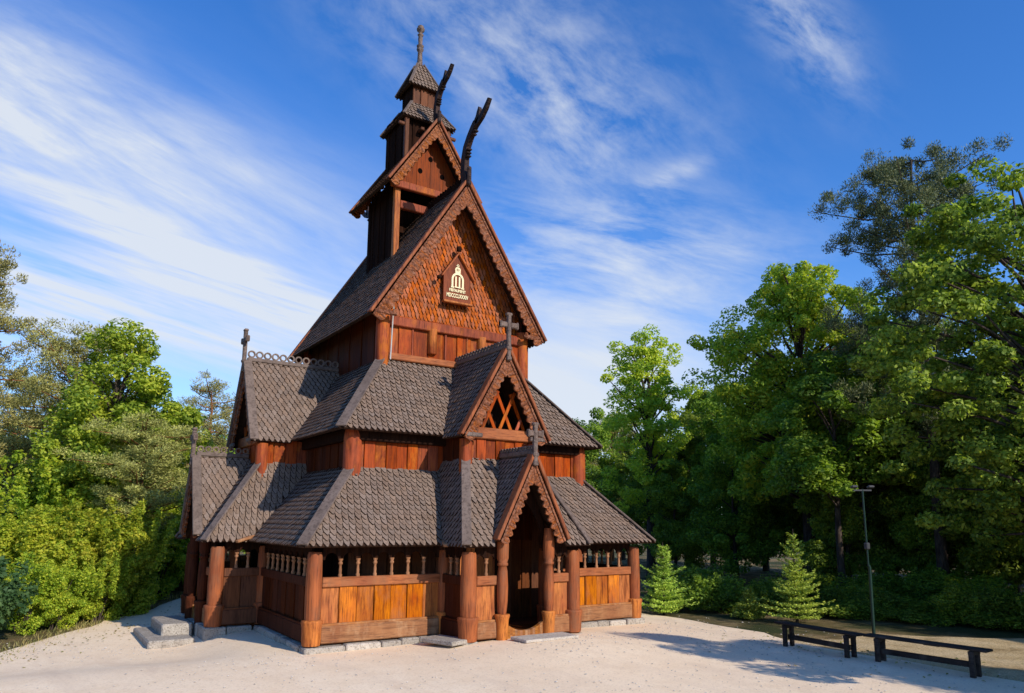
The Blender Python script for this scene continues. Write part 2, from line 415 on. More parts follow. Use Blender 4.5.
def roof(name, parts, parent=church, mat='shingle', w=.14, e=.135, **kw):
    mb = MB()
    for P in parts:
        if len(P) >= 3: shingles(mb, [V(p) for p in P], up_n(P), w, e, **kw)
    return mb.build(name, M[mat], parent)

# dimensions (metres) taken from the photograph
Wg, Lg, HP = 4.252, 4.872, 1.76
EG, ZEG = .393, 1.886
Wm, Lm, ZMB = 3.191, 3.906, 3.56
EM, ZEM = .45, 4.356
Wu, Lu, ZU0 = 2.099, 2.796, 6.344
EU, AU, ZEU, ZAP = .494, .415, 7.354, 11.411

def pillar(p, h=HP, r=.155, base=True, parent=church, ztop=None):
    top = (ztop or h)
    mb = MB().lathe((p[0], p[1], 0), [(r * .97, .42), (r * 1.0, .6), (r * 1.03, .9), (r * 1.0, 1.3), (r * .94, top - .06), (r * .80, top)], 22)
    o = mb.build('pillar', M['pillar'], parent)
    if base:
        b = MB().lathe((p[0], p[1], 0), [(r * 1.12, -.03), (r * 1.18, .05), (r * 1.24, .30), (r * 1.36, .41), (r * 1.34, .44), (r * 1.05, .455)], 22)
        b.build('pillar_base', M['panel' if random.random() < .5 else 'pillar'], o)
    return o

def gallery_wall(a, b, out, pa=.15, pb=.15, spindles=True, mat='panel', nsp=None, plank=.36):
    """low panelled wall with rail, spindles and arcade board from pillar a to pillar b; out = outward unit vector"""
    a, b = V((*a, 0)), V((*b, 0)); d = (b - a).normalized(); A = a + d * pa; B = b - d * pb; L = (B - A).length; out = V((*out, 0))
    def at(t, z, o=0): return A + d * t + Z * z + out * o
    mb = MB(); n = max(1, round(L / plank))
    for i in range(n):
        t0, t1 = L * i / n, L * (i + 1) / n; dp = .012 if i % 2 else -.008
        mb.frame(at((t0 + t1) / 2, .70, dp), d, out, Z, t1 - t0 - .014, .05, .80, .008)
    w = mb.build('gallery_wall', M[mat], church)
    s1 = MB().frame(at(L / 2, .16, .02), d, out, Z, L, .17, .34, .02)
    s1.frame(at(L / 2, .345, .045), d, out, Z, L, .10, .05, .012).build('sill_log', M['sill' if mat == 'panel' else mat], w)
    MB().frame(at(L / 2, 1.165, .015), d, out, Z, L, .13, .19, .014).build('rail', M['rail' if mat == 'panel' else mat], w)
    # arcade board with round-headed openings
    ns = nsp if nsp is not None else max(1, round(L / .37) - 1)
    sp = L / (ns + 1); r = sp / 2 - .05; z0 = 1.60
    ab = MB(); K = 10
    for i in range(ns + 1):
        c = sp * (i + .5); pts = [(c - sp / 2, z0)]
        pts += [(c - r * math.cos(math.pi * k / K), z0 + min(r, .17) * math.sin(math.pi * k / K)) for k in range(K + 1)] + [(c + sp / 2, z0)]
        for k in range(len(pts) - 1):
            (x0, y0), (x1, y1) = pts[k], pts[k + 1]
            ab.prism([at(x0, y0, .02), at(x1, y1, .02), at(x1, 1.84, .02), at(x0, 1.84, .02)], -out * .05)
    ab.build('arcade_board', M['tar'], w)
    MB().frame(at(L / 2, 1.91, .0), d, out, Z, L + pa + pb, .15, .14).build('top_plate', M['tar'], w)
    if spindles:
        for i in range(1, ns + 1):
            q = at(sp * i, 1.26, .02)
            MB().lathe(q, [(.042, 0), (.042, .05), (.028, .07), (.034, .14), (.026, .2), (.03, .24), (.046, .255), (.046, .285), (.03, .30), (.048, .335), (.052, .36)], 10).build('spindle', M['spindle'], w)
    return w

def plank_wall(name, a, b, out, z0, z1, mat='red', plank=.3, batten=True, parent=church, th=.05, sill=0, head=0):
    a, b = V((*a, 0)), V((*b, 0)); d = (b - a); L = d.length; d.normalize(); out = V((*out, 0)); mb = MB(); n = max(1, round(L / plank))
    for i in range(n):
        t0, t1 = L * i / n, L * (i + 1) / n
        mb.frame(a + d * (t0 + t1) / 2 + Z * (z0 + z1) / 2 + out * (.012 if i % 2 else -.01), d, out, Z, t1 - t0 - .012, th, z1 - z0, .008)
    o = mb.build(name, M[mat], parent)
    if sill: MB().frame(a + d * L / 2 + Z * (z0 + sill / 2) + out * .04, d, out, Z, L, .12, sill, .015).build('sill_log', M['rail'], o)
    if head: MB().frame(a + d * L / 2 + Z * (z1 - head / 2) + out * .04, d, out, Z, L, .12, head, .015).build('wall_plate', M['rail'], o)
    return o

def bargeboard(T, A, out, w=.36, th=.05, pitch=.22, amp=.07, mat='carved', parent=church, cap=True, edge='pillar'):
    T, A = V(T), V(A); d = (A - T); L = d.length; d.normalize(); perp = d.cross(out)
    if perp.z > 0: perp = -perp
    l = V((A.x - T.x, A.y - T.y, 0)).normalized(); dl, pl = d.dot(l), perp.dot(l)
    mb = MB(); n = int(L / (pitch / 6)); rows = []
    for i in range(n + 1):
        t = L * i / n; ph = (t / pitch) % 1.0
        ww = w - amp * (1 - abs(math.sin(math.pi * ph))) * 1.0 + .015 * math.sin(t * 3)
        tin = t
        q = T + d * tin + perp * ww
        lim = L - w * pl / dl
        if tin > lim: ww = w; q = T + d * (L - w * pl / dl) + perp * w
        elif tin > L - w * pl / dl - pitch * .5: ww = w; q = T + d * tin + perp * w
        rows.append((T + d * t, q))
    for i in range(n):
        (a0, b0), (a1, b1) = rows[i], rows[i + 1]
        # keep the strip inside its own half of the gable
        mb.add([a0, a1, b1, b0], [(0, 1, 2, 3)]); mb.add([a0 - out * th, a1 - out * th, b1 - out * th, b0 - out * th], [(3, 2, 1, 0)])
        mb.add([b0, b1, b1 - out * th, b0 - out * th], [(0, 1, 2, 3)])
    a0, b0 = rows[0]; mb.add([a0, b0, b0 - out * th, a0 - out * th], [(0, 1, 2, 3)])
    a0, a1 = rows[0][0], rows[-1][0]; mb.add([a0, a1, a1 - out * th, a0 - out * th], [(3, 2, 1, 0)])
    o = mb.build('bargeboard', M[mat], parent)
    if cap:
        c = MB(); c.bar(T - perp * .035 - out * .05, A - perp * .035 - out * .05, .075, .22, out, .012)
        c.build('edge_strip', M[edge], o)
        # raised inner moulding line
        c = MB(); c.bar(T + perp * .07 + out * .012, A + perp * .07 + out * .012 - d * .04, .05, .03, out, .008).build('moulding', M[mat], o)
    return o

def cross(apex, lat, out, h=.85, arm=.5, drop=.28, parent=church):
    c = V(apex) + out * .03; mb = MB(); w = .10
    mb.frame(c + Z * (h - drop) / 2, lat, out, Z, w, .10, h + drop, .02)
    zc = h * .66
    for s in (-1, 1):
        mb.frame(c + Z * zc + lat * s * (arm / 4 + .025), lat, out, Z, arm / 2 - .05, .09, .13, .02)
        mb.frame(c + Z * zc + lat * s * (arm / 2 - .03), lat, out, Z, .06, .11, .17, .02)
    mb.frame(c + Z * (h - .03), lat, out, Z, .16, .11, .07, .02)
    mb.frame(c + Z * (.0), lat, out, Z, .15, .13, .09, .02)
    mb.frame(c - Z * (drop - .03), lat, out, Z, .13, .12, .10, .02)
    return mb.build('cross', M['grey'], parent)

def crest(a, b, nrm, parent, r=.115, mat='board'):
    a, b = V(a), V(b); d = (b - a); L = d.length; d.normalize(); mb = MB()
    mb.frame((a + b) / 2 + Z * .03, d, nrm, Z, L, .10, .10, .015)
    n = max(1, int(L / (r * 2.02)))
    for i in range(n): mb.ring(a + d * (L * (i + .5) / n) + Z * (.075 + r), d, Z, nrm, r, r * .62, .05, 14)
    return mb.build('ridge_crest', M[mat], parent)

def hip(a, b, n1, n2, parent, w=.24, mat='board', k=1.0):
    nn = (n1 * k + n2).normalized(); a, b = V(a), V(b)
    mb = MB().bar(a + nn * .045, b + nn * .045, w, .045, nn, .01)
    return mb.build('hip_board', M[mat], parent)

# --- foundation
def stones(mb, a, b, out, z0f, top=-.02, depth=.34, off=.2):
    a, b = V((*a, 0)), V((*b, 0)); d = b - a; L = d.length; d.normalize(); out = V((*out, 0)); t = 0
    while t < L - .05:
        w = min(random.uniform(.35, .85), L - t)
        if L - t - w < .25: w = L - t
        c = a + d * (t + w / 2) + out * (off - depth / 2 + random.uniform(-.02, .02)); zt = top + random.uniform(-.035, .0)
        z0 = float(gz(c.x, c.y)) - .12
        q = Matrix.Rotation(random.uniform(-.03, .03), 3, 'Z')
        mb.frame(c + Z * ((zt + z0) / 2), q @ d, q @ out, Z, w - .02, depth, zt - z0, .025); t += w
def stones_(a, b, out, z, **kw):
    q = MB(); stones(q, a, b, out, z, **kw); q.build('stone_foundation', M['stone'], church)
PB = {'f': (1.363, 1.10, 0), 'l': (1.407, 1.056, .196)}
for sgn in (-1, 1):
    stones_((sgn * (Wg + .2), -Lg - .0), (sgn * 1.55, -Lg - .0), (0, -1), -.3)
    stones_((sgn * Wg, -Lg + .15), (sgn * Wg, PB['l'][2] - 1.6), (sgn, 0), -.3)
    stones_((sgn * Wg, Lg), (sgn * Wg, PB['l'][2] + 1.6), (sgn, 0), -.3)
    xx = sgn * (Wg + PB['l'][1])
    stones_((xx, PB['l'][2] - 1.6), (xx, PB['l'][2] + 1.6), (sgn, 0), -.3, off=.22)
    stones_((sgn * (Wg + .2), PB['l'][2] - 1.407), (xx, PB['l'][2] - 1.407), (0, -1), -.3, off=.2)
stones_((-Wg, Lg), (Wg, Lg), (0, 1), -.3)
for x in (-1.363, 1.363): stones_((x - .2, -5.972), (x + .2, -5.972), (0, -1), -.3, top=-.035, off=.16)
stones_((-1.2, -5.972), (1.2, -5.972), (0, -1), -.3, top=-.05, off=.08)
fl = MB().box(-Wg + .02, -Lg + .02, -.1, Wg - .02, Lg - .02, .04).box(-1.3, -5.9, -.1, 1.3, -Lg - .0, .038)
fl.box(-Wg - 1.0, -1.15, -.1, -Wg, 1.5, .038).box(Wg, -1.15, -.1, Wg + 1.0, 1.5, .038)
fl.build('gallery_floor', M['inner'], church)

# --- pillars of the outer gallery
for sx in (-1, 1):
    for sy in (-1, 1): pillar((sx * Wg, sy * Lg))

# --- inner nave wall, visible through the openings and as a band below the middle eaves
for (a, b, o) in (((-Wm, -Lm), (Wm, -Lm), (0, -1)), ((-Wm, Lm), (Wm, Lm), (0, 1)), ((-Wm, -Lm), (-Wm, Lm), (-1, 0)), ((Wm, -Lm), (Wm, Lm), (1, 0))):
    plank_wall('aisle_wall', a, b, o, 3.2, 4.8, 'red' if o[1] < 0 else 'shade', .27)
    plank_wall('inner_wall', a, b, o, 0, 3.19, 'tar' if o[1] >= 0 else 'inner', .3)  # dark woods here carry the shade inside the gallery
    d_ = (V((*b, 0)) - V((*a, 0))); MB().frame((V((*a, 0)) + V((*b, 0))) / 2 + V((*o, 0)) * .10 + Z * 4.27, d_.normalized(), V((*o, 0)), Z, d_.length - .02, .14, .26, .02).build('wall_plate', M['tar'], church)  # plate made black to stand for the shadow under the eaves too
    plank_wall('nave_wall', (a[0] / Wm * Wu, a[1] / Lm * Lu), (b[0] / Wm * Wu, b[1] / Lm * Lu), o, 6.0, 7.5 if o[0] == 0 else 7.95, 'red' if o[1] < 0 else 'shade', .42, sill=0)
for sx in (-1, 1):
    for sy in (-1, 1):
        MB().lathe((sx * Wm, sy * Lm, 0), [(.20, 3.1), (.20, 4.2), (.17, 4.4)], 22).build('corner_post', M['red'], church)
        MB().lathe((sx * Wu, sy * Lu, 0), [(.175, 5.8), (.175, 7.6)], 22).build('corner_post', M['red'], church)
portal = MB().box(-.55, -Lm - .14, .04, .55, -Lm - .08, 2.0, .02)
portal.build('church_door', M['panel'], church)
pf = MB()
for s in (-1, 1): pf.box(s * .58 - .09, -Lm - .2, .04, s * .58 + .09, -Lm - .06, 2.1, .02)
pf.box(-.75, -Lm - .21, 2.1, .75, -Lm - .05, 2.3, .02).build('door_frame', M['tar'], church)

FR = lambda s, o, z: V((s, -o, z))
FL = lambda s, o, z: V((-o, .196 - s, z))
FRt = lambda s, o, z: V((o, .196 + s, z))
BK = lambda s, o, z: V((-s, o, z))

# skirt roofs: each side = (frame, gallery half width along s (min,max), ...)
def skirt_poly(fr, smin0, smax0, o0, z0, smin1, smax1, o1, z1):
    return [fr(smin0, o0, z0), fr(smax0, o0, z0), fr(smax1, o1, z1), fr(smin1, o1, z1)]
sides = {'front': (FR, 0), 'left': (FL, 1), 'right': (FRt, 2), 'back': (BK, 3)}
def dims(k):
    if k in ('front', 'back'):
        return dict(oG=Lg, oM=Lm, oU=Lu, wG=(-Wg, Wg), wM=(-Wm, Wm), wU=(-Wu, Wu))
    c = .196
    if k == 'left': lo, hi = (lambda L: c - L), (lambda L: c + L)
    else: lo, hi = (lambda L: -L - c), (lambda L: L - c)
    return dict(oG=Wg, oM=Wm, oU=Wu, wG=(lo(Lg), hi(Lg)), wM=(lo(Lm), hi(Lm)), wU=(lo(Lu), hi(Lu)))
NORM = {}
for k, (fr, _) in sides.items():
    D = dims(k)
    low = skirt_poly(fr, D['wG'][0] - EG, D['wG'][1] + EG, D['oG'] + EG, ZEG, D['wM'][0], D['wM'][1], D['oM'], ZMB)
    mid = skirt_poly(fr, D['wM'][0] - EM, D['wM'][1] + EM, D['oM'] + EM, ZEM, D['wU'][0], D['wU'][1], D['oU'], ZU0)
    NORM[k] = dict(low=low, mid=mid, nl=up_n(low), nm=up_n(mid))

def crack_strip(): pass

def bay(k, bw, pj, be, bes, bm, zt, gy, gw, zga, zge, pw, py, zpa, zpe, q, yl=0):
    fr, _ = sides[k]; D = dims(k); N = NORM[k]; lat = (fr(1, 0, 0) - fr(0, 0, 0)); out = (fr(0, 1, 0) - fr(0, 0, 0))
    of = gy - .30; oe = D['oG'] + pj + be; se = bw + bes; ze = ZEG
    xy = lambda s, o: tuple(fr(s, o, 0)[:2]); o2 = tuple(out[:2]); l2 = lambda s: tuple((lat * s)[:2])
    # gallery pillars and walls of the bay
    of_g = D['oG'] + pj
    for s in (-1, 1):
        pl_ = pillar(xy(s * bw, of_g), r=.165)
        if k == 'left' and s < 0:
            for q_ in [pl_] + list(pl_.children): q_.data.materials[0] = M['shade']  # shadow on the rear pillar put into its colour
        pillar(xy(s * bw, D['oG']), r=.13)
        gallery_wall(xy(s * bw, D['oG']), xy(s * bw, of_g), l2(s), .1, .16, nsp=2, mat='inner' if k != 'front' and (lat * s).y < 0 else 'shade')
        gallery_wall(xy(s * bw, of_g), xy(s * q, of_g), o2, .16, .10, nsp=1, plank=.6)
    # front slope, side slopes
    front = [fr(-se, oe, ze), fr(se, oe, ze), fr(bm, of, zt), fr(-bm, of, zt)]; nf = up_n(front)
    side = {s: [fr(s * se, oe, ze), fr(s * se, D['oM'], ze), fr(s * bm, D['oM'], zt), fr(s * bm, of, zt)] for s in (-1, 1)}
    ns = {s: up_n(side[s]) for s in (-1, 1)}
    gpl = {s: [fr(s * gw, gy, zge), fr(s * gw, D['oU'] - .1, zge), fr(0, D['oU'] - .1, zga), fr(0, gy, zga)] for s in (-1, 1)}
    gn = {s: up_n(gpl[s]) for s in (-1, 1)}
    ppl = {s: [fr(s * pw, py, zpe), fr(s * pw, of, zpe), fr(0, of, zpa), fr(0, py, zpa)] for s in (-1, 1)}
    pn = {s: up_n(ppl[s]) for s in (-1, 1)}
    mn = fr(0, D['oM'] + .02, 0)
    # main skirts, cut along the valleys
    lowp = []; midp = []
    for s in (-1, 1):
        lowp.append(clip(clip(N['low'], fr(s * se, oe, ze), ns[s]), fr(0, 0, 0), lat * s))
        midp.append(clip(clip(N['mid'], fr(s * gw, gy, zge), gn[s]), fr(0, 0, 0), lat * s))
    gs = [roof('gallery_roof', [q]) for q in lowp]; as_ = [roof('aisle_roof', [q]) for q in midp]; gr, ar = gs[0], as_[0]
    # bay roofs
    parts = [clip(clip(front, fr(s * pw, py, zpe), pn[s]), fr(0, 0, 0), lat * s) for s in (-1, 1)]
    br = roof('bay_roof', parts + [clip(side[s], fr(0, D['oG'] + EG, ze), N['nl']) for s in (-1, 1)])
    for s in (-1, 1): hip(fr(s * se, oe, ze), fr(s * bm, of, zt), nf, ns[s], br, .21, k=2.0)
    # gabled middle roof and porch roof
    grf = roof('gable_roof', [clip(gpl[s], fr(0, D['oM'] + EM, ZEM), N['nm']) for s in (-1, 1)])
    prf = roof('porch_roof', [clip(ppl[s], fr(0, oe, ze), nf) for s in (-1, 1)])
    crest(fr(0, D['oU'], zga + .03), fr(0, gy - .05, zga + .03), lat, grf, .10 if k == 'left' else .07)
    crest(fr(0, of + .05, zpa + .03), fr(0, py - .05, zpa + .03), lat, prf, .08 if k == 'left' else .055)
    for s in (-1, 1):
        bargeboard(fr(s * gw, gy, zge), fr(0, gy, zga), out, .30, pitch=.20, parent=grf, edge='pillar' if k == 'front' else 'board')
        bargeboard(fr(s * pw, py, zpe), fr(0, py, zpa), out, .26, pitch=.17, parent=prf, amp=.085, edge='pillar' if k == 'front' else 'board')
    if k != 'right': cross(fr(0, gy, zga), lat, out, .86, .52, .27, grf)
    cross(fr(0, py, zpa), lat, out, .70, .42, .22, prf)
    # walls of the middle bay
    for s in (-1, 1):
        MB().lathe(fr(s * bm, of, 0), [(.15, 3.3), (.15, zge - .05)], 18).build('corner_post', M['red'], church)
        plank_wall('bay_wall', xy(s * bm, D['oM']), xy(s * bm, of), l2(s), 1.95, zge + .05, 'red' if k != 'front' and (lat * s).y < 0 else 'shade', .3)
    gwall = plank_wall('gable_wall', xy(-bm, of), xy(bm, of), o2, zt - .25, 4.28, 'red', .26)
    MB().frame(fr(0, of + .03, 4.39), lat, out, Z, bm * 2 - .02, .16, .26, .02).build('tie_beam', M['rail'], gwall)
    lt = MB(); hs = bm * .98; top = (zga - zge) / gw
    def seg(x0, z0, x1, z1): lt.bar(fr(x0, of + .02 + (.028 if x1 > x0 else 0), z0), fr(x1, of + .02 + (.028 if x1 > x0 else 0), z1), .075, .028, out)
    for x0 in (-.62, -.17, .28, .66): seg(x0, 4.52, x0 - .40 if x0 > -.4 else x0 - .14, 4.52 + (.86 if x0 > -.4 else .3))
    for x0 in (-.52, -.05, .42): seg(x0, 4.52, x0 + (.42 if x0 < .3 else .12), 4.52 + (.9 if x0 < .3 else .26))
    lt.build('lattice', M['red'], gwall)
    MB().prism([fr(-bm, of - .5, zge), fr(bm, of - .5, zge), fr(0, of - .5, zga - .25)], -out * .04).build('loft_dark_sheet', M['tar'], gwall)  # black sheet added to stand for the dark of the open loft
    # small carved brackets at the ends of the gable
    for s in (-1, 1):
        MB().frame(fr(s * (gw - .30), gy - .01, zge + .03), lat, out, Z, .46, .06, .10, .02).build('bracket', M['grey'], grf)
    # porch posts, threshold and arch
    for s in (-1, 1):
        p = fr(s * q, of_g + .12, 0)
        o = MB().lathe(p, [(.085, .46), (.115, .75), (.12, 1.05), (.105, 1.35), (.085, 1.46), (.115, 1.47), (.115, 1.52), (.095, 1.53), (.125, 1.62), (.13, 1.9), (.10, 2.25)], 18).build('porch_post', M['pillar'], church)
        if k == 'left': o.data.materials[0] = M['shade']  # cast shadow of the bay pillar put into the posts' colour
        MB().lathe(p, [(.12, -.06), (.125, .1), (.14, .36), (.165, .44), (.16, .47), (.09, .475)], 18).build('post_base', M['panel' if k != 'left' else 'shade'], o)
    th = MB(); K = 16; a0, a1 = -q + .09, q - .09
    for i in range(K):
        x0 = a0 + (a1 - a0) * i / K; x1 = a0 + (a1 - a0) * (i + 1) / K
        h = lambda x: .10 + .20 * abs((x - (a0 + a1) / 2) / ((a1 - a0) / 2)) ** 2.2
        th.prism([fr(x0, of_g + .10, -.1), fr(x1, of_g + .10, -.1), fr(x1, of_g + .10, h(x1)), fr(x0, of_g + .10, h(x0))], -out * .09)
    th.build('threshold', M['sill'], church)
    # pointed arch board behind the porch gable
    ar2 = MB(); zs = zpe + .02
    for s in (-1, 1):
        for i in range(10):
            t0, t1 = i / 10, (i + 1) / 10
            f = lambda t: (s * (q - .06) * (1 - t ** 2.2), 1.75 + 1.15 * t)
            g = lambda t: (s * (pw - .12) * (1 - t), zpe - .1 + (zpa - .15 - zpe) * t)
            (ax, az), (bx, bz), (cx, cz), (dx, dz) = f(t0), f(t1), g(t1), g(t0)
            ar2.prism([fr(ax, of_g - .02, az), fr(bx, of_g - .02, bz), fr(cx, of_g - .02, cz), fr(dx, of_g - .02, dz)], -out * .05)
    ar2.build('porch_arch', M['tar'], church)
    return gr, ar

gr_f, ar_f = bay('front', 1.363, 1.10, .33, .25, .915, 3.80, 5.287, 1.185, 6.403, 4.282, .898, 6.38, 3.83, 2.0, .605)
gr_l, ar_l = bay('left', 1.407, 1.056, .36, .277, 1.02, 3.80, 4.646, 1.19, 6.48, 4.30, .86, 5.72, 3.93, 2.0, .605)
bay('right', 1.407, 1.056, .36, .277, 1.02, 3.80, 4.646, 1.19, 6.48, 4.30, .86, 5.72, 3.93, 2.0, .605)
gr_b = roof('gallery_roof', [NORM['back']['low']]); ar_b = roof('aisle_roof', [NORM['back']['mid']])
for sx, ks in ((-1, 'left'), (1, 'right')):
    for sy, kf in ((-1, 'front'), (1, 'back')):
        par = gr_f if sy < 0 else gr_b; par2 = ar_f if sy < 0 else ar_b
        hip((sx * (Wg + EG), sy * (Lg + EG), ZEG), (sx * Wm, sy * Lm, ZMB), NORM[ks]['nl'], NORM[kf]['nl'], par, .25)
        hip((sx * (Wm + EM), sy * (Lm + EM), ZEM), (sx * Wu, sy * Lu, ZU0), NORM[ks]['nm'], NORM[kf]['nm'], par2, .25)
# main gallery walls
for s in (-1, 1):
    gallery_wall((s * Wg, -Lg), (s * 1.363, -Lg), (0, -1), .15, .12)
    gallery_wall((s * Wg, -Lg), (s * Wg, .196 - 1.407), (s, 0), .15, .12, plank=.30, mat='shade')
    gallery_wall((s * Wg, Lg), (s * Wg, .196 + 1.407), (s, 0), .15, .12)
gallery_wall((-Wg, Lg), (Wg, Lg), (0, 1))
# hewn gutter ends poking out of the valleys
for (x, y, dx, dy) in ((-1.60, -5.36, -.35, -.9), (-Wg - .55, -1.55, -.9, -.4), (1.60, -5.36, .35, -.9)):
    a = V((x, y, 1.93)); dd = V((dx, dy, -.25)).normalized()
    MB().bar(a - dd * .35, a + dd * .22, .12, .07, Z, .02).build('valley_gutter', M['sill'], church)

# --- upper nave: front wall dressing
F = V((0, -1, 0)); X1 = V((1, 0, 0))
MB().frame((0, -Lu - .05, 6.42), X1, F, Z, Wu * 2 - .2, .16, .17, .02).build('wall_sill', M['rail'], church)
for sy in (-1, 1):
    MB().frame((0, sy * (Lu + .05), 7.33), X1, F, Z, Wu * 2 + .1, .16, .24, .02).build('tie_beam', M['red'], church)
    P = [V((-Wu - .1, sy * (Lu - .20), 7.44)), V((Wu + .1, sy * (Lu - .20), 7.44)), V((Wu + .1, sy * (Lu - .20), 8.0)), V((0, sy * (Lu - .20), 11.28)), V((-Wu - .1, sy * (Lu - .20), 8.0))]
    MB_ = shingles(MB(), P, V((0, sy, 0)), .112, .155, thick=.05, point=.6); MB_.build('shingled_gable', M['gshingle'], church)
for x in (-.74, .74):
    MB().lathe((x, -Lu - .06, 0), [(.10, 6.62), (.12, 6.64), (.12, 7.27)], 18).build('half_log', M['panel'], church)
for x in (-1.3, -.35, .3, 1.3):
    MB().frame((x, -Lu - .035, 6.85), X1, F, Z, .05, .06, .72, .01).build('batten', M['red'], church)
MB().tube([(-1.92, -3.02, 7.75), (-1.93, -3.0, 7.4), (-1.95, -2.99, 6.5), (-1.97, -3.02, 6.3)], .018).build('conductor', M['wire'], church)
UP = {s: [V((s * (Wu + EU), -Lu - AU, ZEU)), V((s * (Wu + EU), Lu + AU, ZEU)), V((0, Lu + AU, ZAP)), V((0, -Lu - AU, ZAP))] for s in (-1, 1)}
nr = roof('nave_roof', [UP[-1], UP[1]])
for sy in (-1, 1):
    for s in (-1, 1):
        bargeboard((s * (Wu + EU), sy * (Lu + AU), ZEU), (0, sy * (Lu + AU), ZAP), V((0, sy, 0)), .36, pitch=.21, parent=nr)
        MB().frame((s * (Wu + .12), sy * (Lu + AU - .02), ZEU + .07), X1, F, Z, .62, .07, .12, .03).frame((s * (Wu - .12), sy * (Lu + AU - .02), ZEU + .1), X1, F, Z, .10, .09, .17, .03).build('bracket', M['carved'], nr)
crest((0, -Lu - AU + .1, ZAP + .02), (0, -.9, ZAP + .02), X1, nr, .07, 'tar')

def dragon(prof, base, parent, th=.13, flip=1):
    """flat carved dragon head; prof = (forward, up) outline around base"""
    b = V(base); mb = MB()
    pts = [b + V((-th / 2, -f * flip, z)) for f, z in prof]
    n = len(pts); me = pts
    # triangulate the outline with a strip between its two halves
    h = n // 2; Lh, Rh = prof[:h], prof[h:][::-1]
    for i in range(h - 1):
        q = [Lh[i], Lh[i + 1], Rh[i + 1], Rh[i]]
        mb.prism([b + V((-th / 2, -f * flip, z)) for f, z in q], V((th, 0, 0)))
    return mb
def dragon_head(base, parent, k=1.0, flip=1):
    # rear edge and front edge of the neck, bottom to top
    spine = [(-.03, -.05, .15), (-.16, .35, .13), (-.14, .78, .125), (-.04, 1.12, .115), (.14, 1.36, .105), (.34, 1.56, .10), (.50, 1.68, .10)]
    L = []; R = []
    for i, (f, z, r) in enumerate(spine):
        p, q = spine[max(i - 1, 0)], spine[min(i + 1, len(spine) - 1)]; dx, dz = q[0] - p[0], q[1] - p[1]; l = math.hypot(dx, dz)
        L.append(((f - dz / l * r) * k, (z + dx / l * r) * k)); R.append(((f + dz / l * r) * k, (z - dx / l * r) * k))
    mb = dragon(L + R[::-1], base, parent, .14, flip); b = V(base)
    def jaw(pts): mb.prism([b + V((-.05, -f * k * flip, z * k)) for f, z in pts], V((.10, 0, 0)))
    jaw([(.36, 1.70), (.40, 1.60), (.58, 1.60), (.70, 1.76), (.74, 1.98), (.68, 2.10), (.60, 1.98), (.54, 1.86)])
    jaw([(.46, 1.70), (.56, 1.54), (.86, 1.66), (1.10, 1.84), (1.28, 2.08), (1.20, 2.12), (.98, 1.94), (.74, 1.80)])
    for f, z in ((.09, .80), (.10, .90), (.13, 1.0), (.40, 1.36), (.49, 1.43)):   # comb of the throat
        mb.frame(b + V((0, -(f - .03) * k * flip, z * k)), X1, F, Z, .15, .12 * k, .055 * k, .02)
    mb.frame(b + V((0, -.13 * flip * k, .15 * k)), X1, F, Z, .12, .10 * k, .6 * k, .03)
    return mb.build('dragon_head', M['dragon'], parent)
dragon_head((0, -Lu - AU + .02, ZAP), nr, .90); dragon_head((0, Lu + AU - .02, ZAP), nr, .90, -1)

# --- commemorative plaque on the gable
py_ = -Lu + .02
pl = MB().prism([V((-.41, py_, 8.02)), V((.41, py_, 8.02)), V((.41, py_, 8.78)), V((0, py_, 9.36)), V((-.41, py_, 8.78))], V((0, .06, 0))).build('plaque', M['deepred'], church)
rf = MB(); rf.bar((-.50, py_ - .02, 8.68), (.02, py_ - .02, 9.42), .13, .04, V((-.8, 0, .58)), .01); rf.bar((.50, py_ - .02, 8.68), (-.02, py_ - .02, 9.42), .13, .04, V((.8, 0, .58)), .01)
rf.build('plaque_roof', M['gshingle'], pl)
MB().frame((0, py_ - .05, 8.0), X1, F, Z, .90, .12, .06, .015).build('plaque_ledge', M['panel'], pl)
MB().lathe((-.58, py_ - .05, 8.62), [(.001, -.06), (.06, -.03), (.06, .03), (.001, .06)], 10).build('plaque_knob', M['tar'], pl)
MB().lathe((.0, py_ - .06, 9.5), [(.001, -.09), (.07, -.05), (.075, .05), (.001, .1)], 10).build('plaque_knob', M['tar'], pl)
em = MB(); y = py_ - .015; c = (0, y)
# letter O as a tall rounded frame with II inside, crown and orb above
for (x0, z0, x1, z1, w) in ((-.16, 8.45, -.16, 8.66, .055), (.16, 8.45, .16, 8.66, .055), (-.055, 8.46, -.055, 8.74, .045), (.055, 8.46, .055, 8.74, .045)):
    em.bar((x0, y, z0), (x1, y, z1), w, .02, F)
em.ring((0, y, 8.66), X1, Z, F, .187, .132, .02, 14, 0, math.pi)
em.bar((-.2, y, 8.435), (-.11, y, 8.435), .04, .02, F); em.bar((.2, y, 8.435), (.11, y, 8.435), .04, .02, F); em.bar((-.09, y, 8.445), (.09, y, 8.445), .03, .02, F)
em.ring((0, y, 8.93), X1, Z, F, .085, .045, .02, 14); em.bar((-.08, y, 8.865), (.08, y, 8.865), .05, .022, F)
em.bar((0, y, 9.0), (0, y, 9.09), .03, .02, F); em.bar((-.04, y, 9.05), (.04, y, 9.05), .03, .02, F); em.bar((0, y - .004, 8.88), (0, y - .004, 9.0), .025, .02, F)
em.build('royal_emblem', M['gold'], pl)
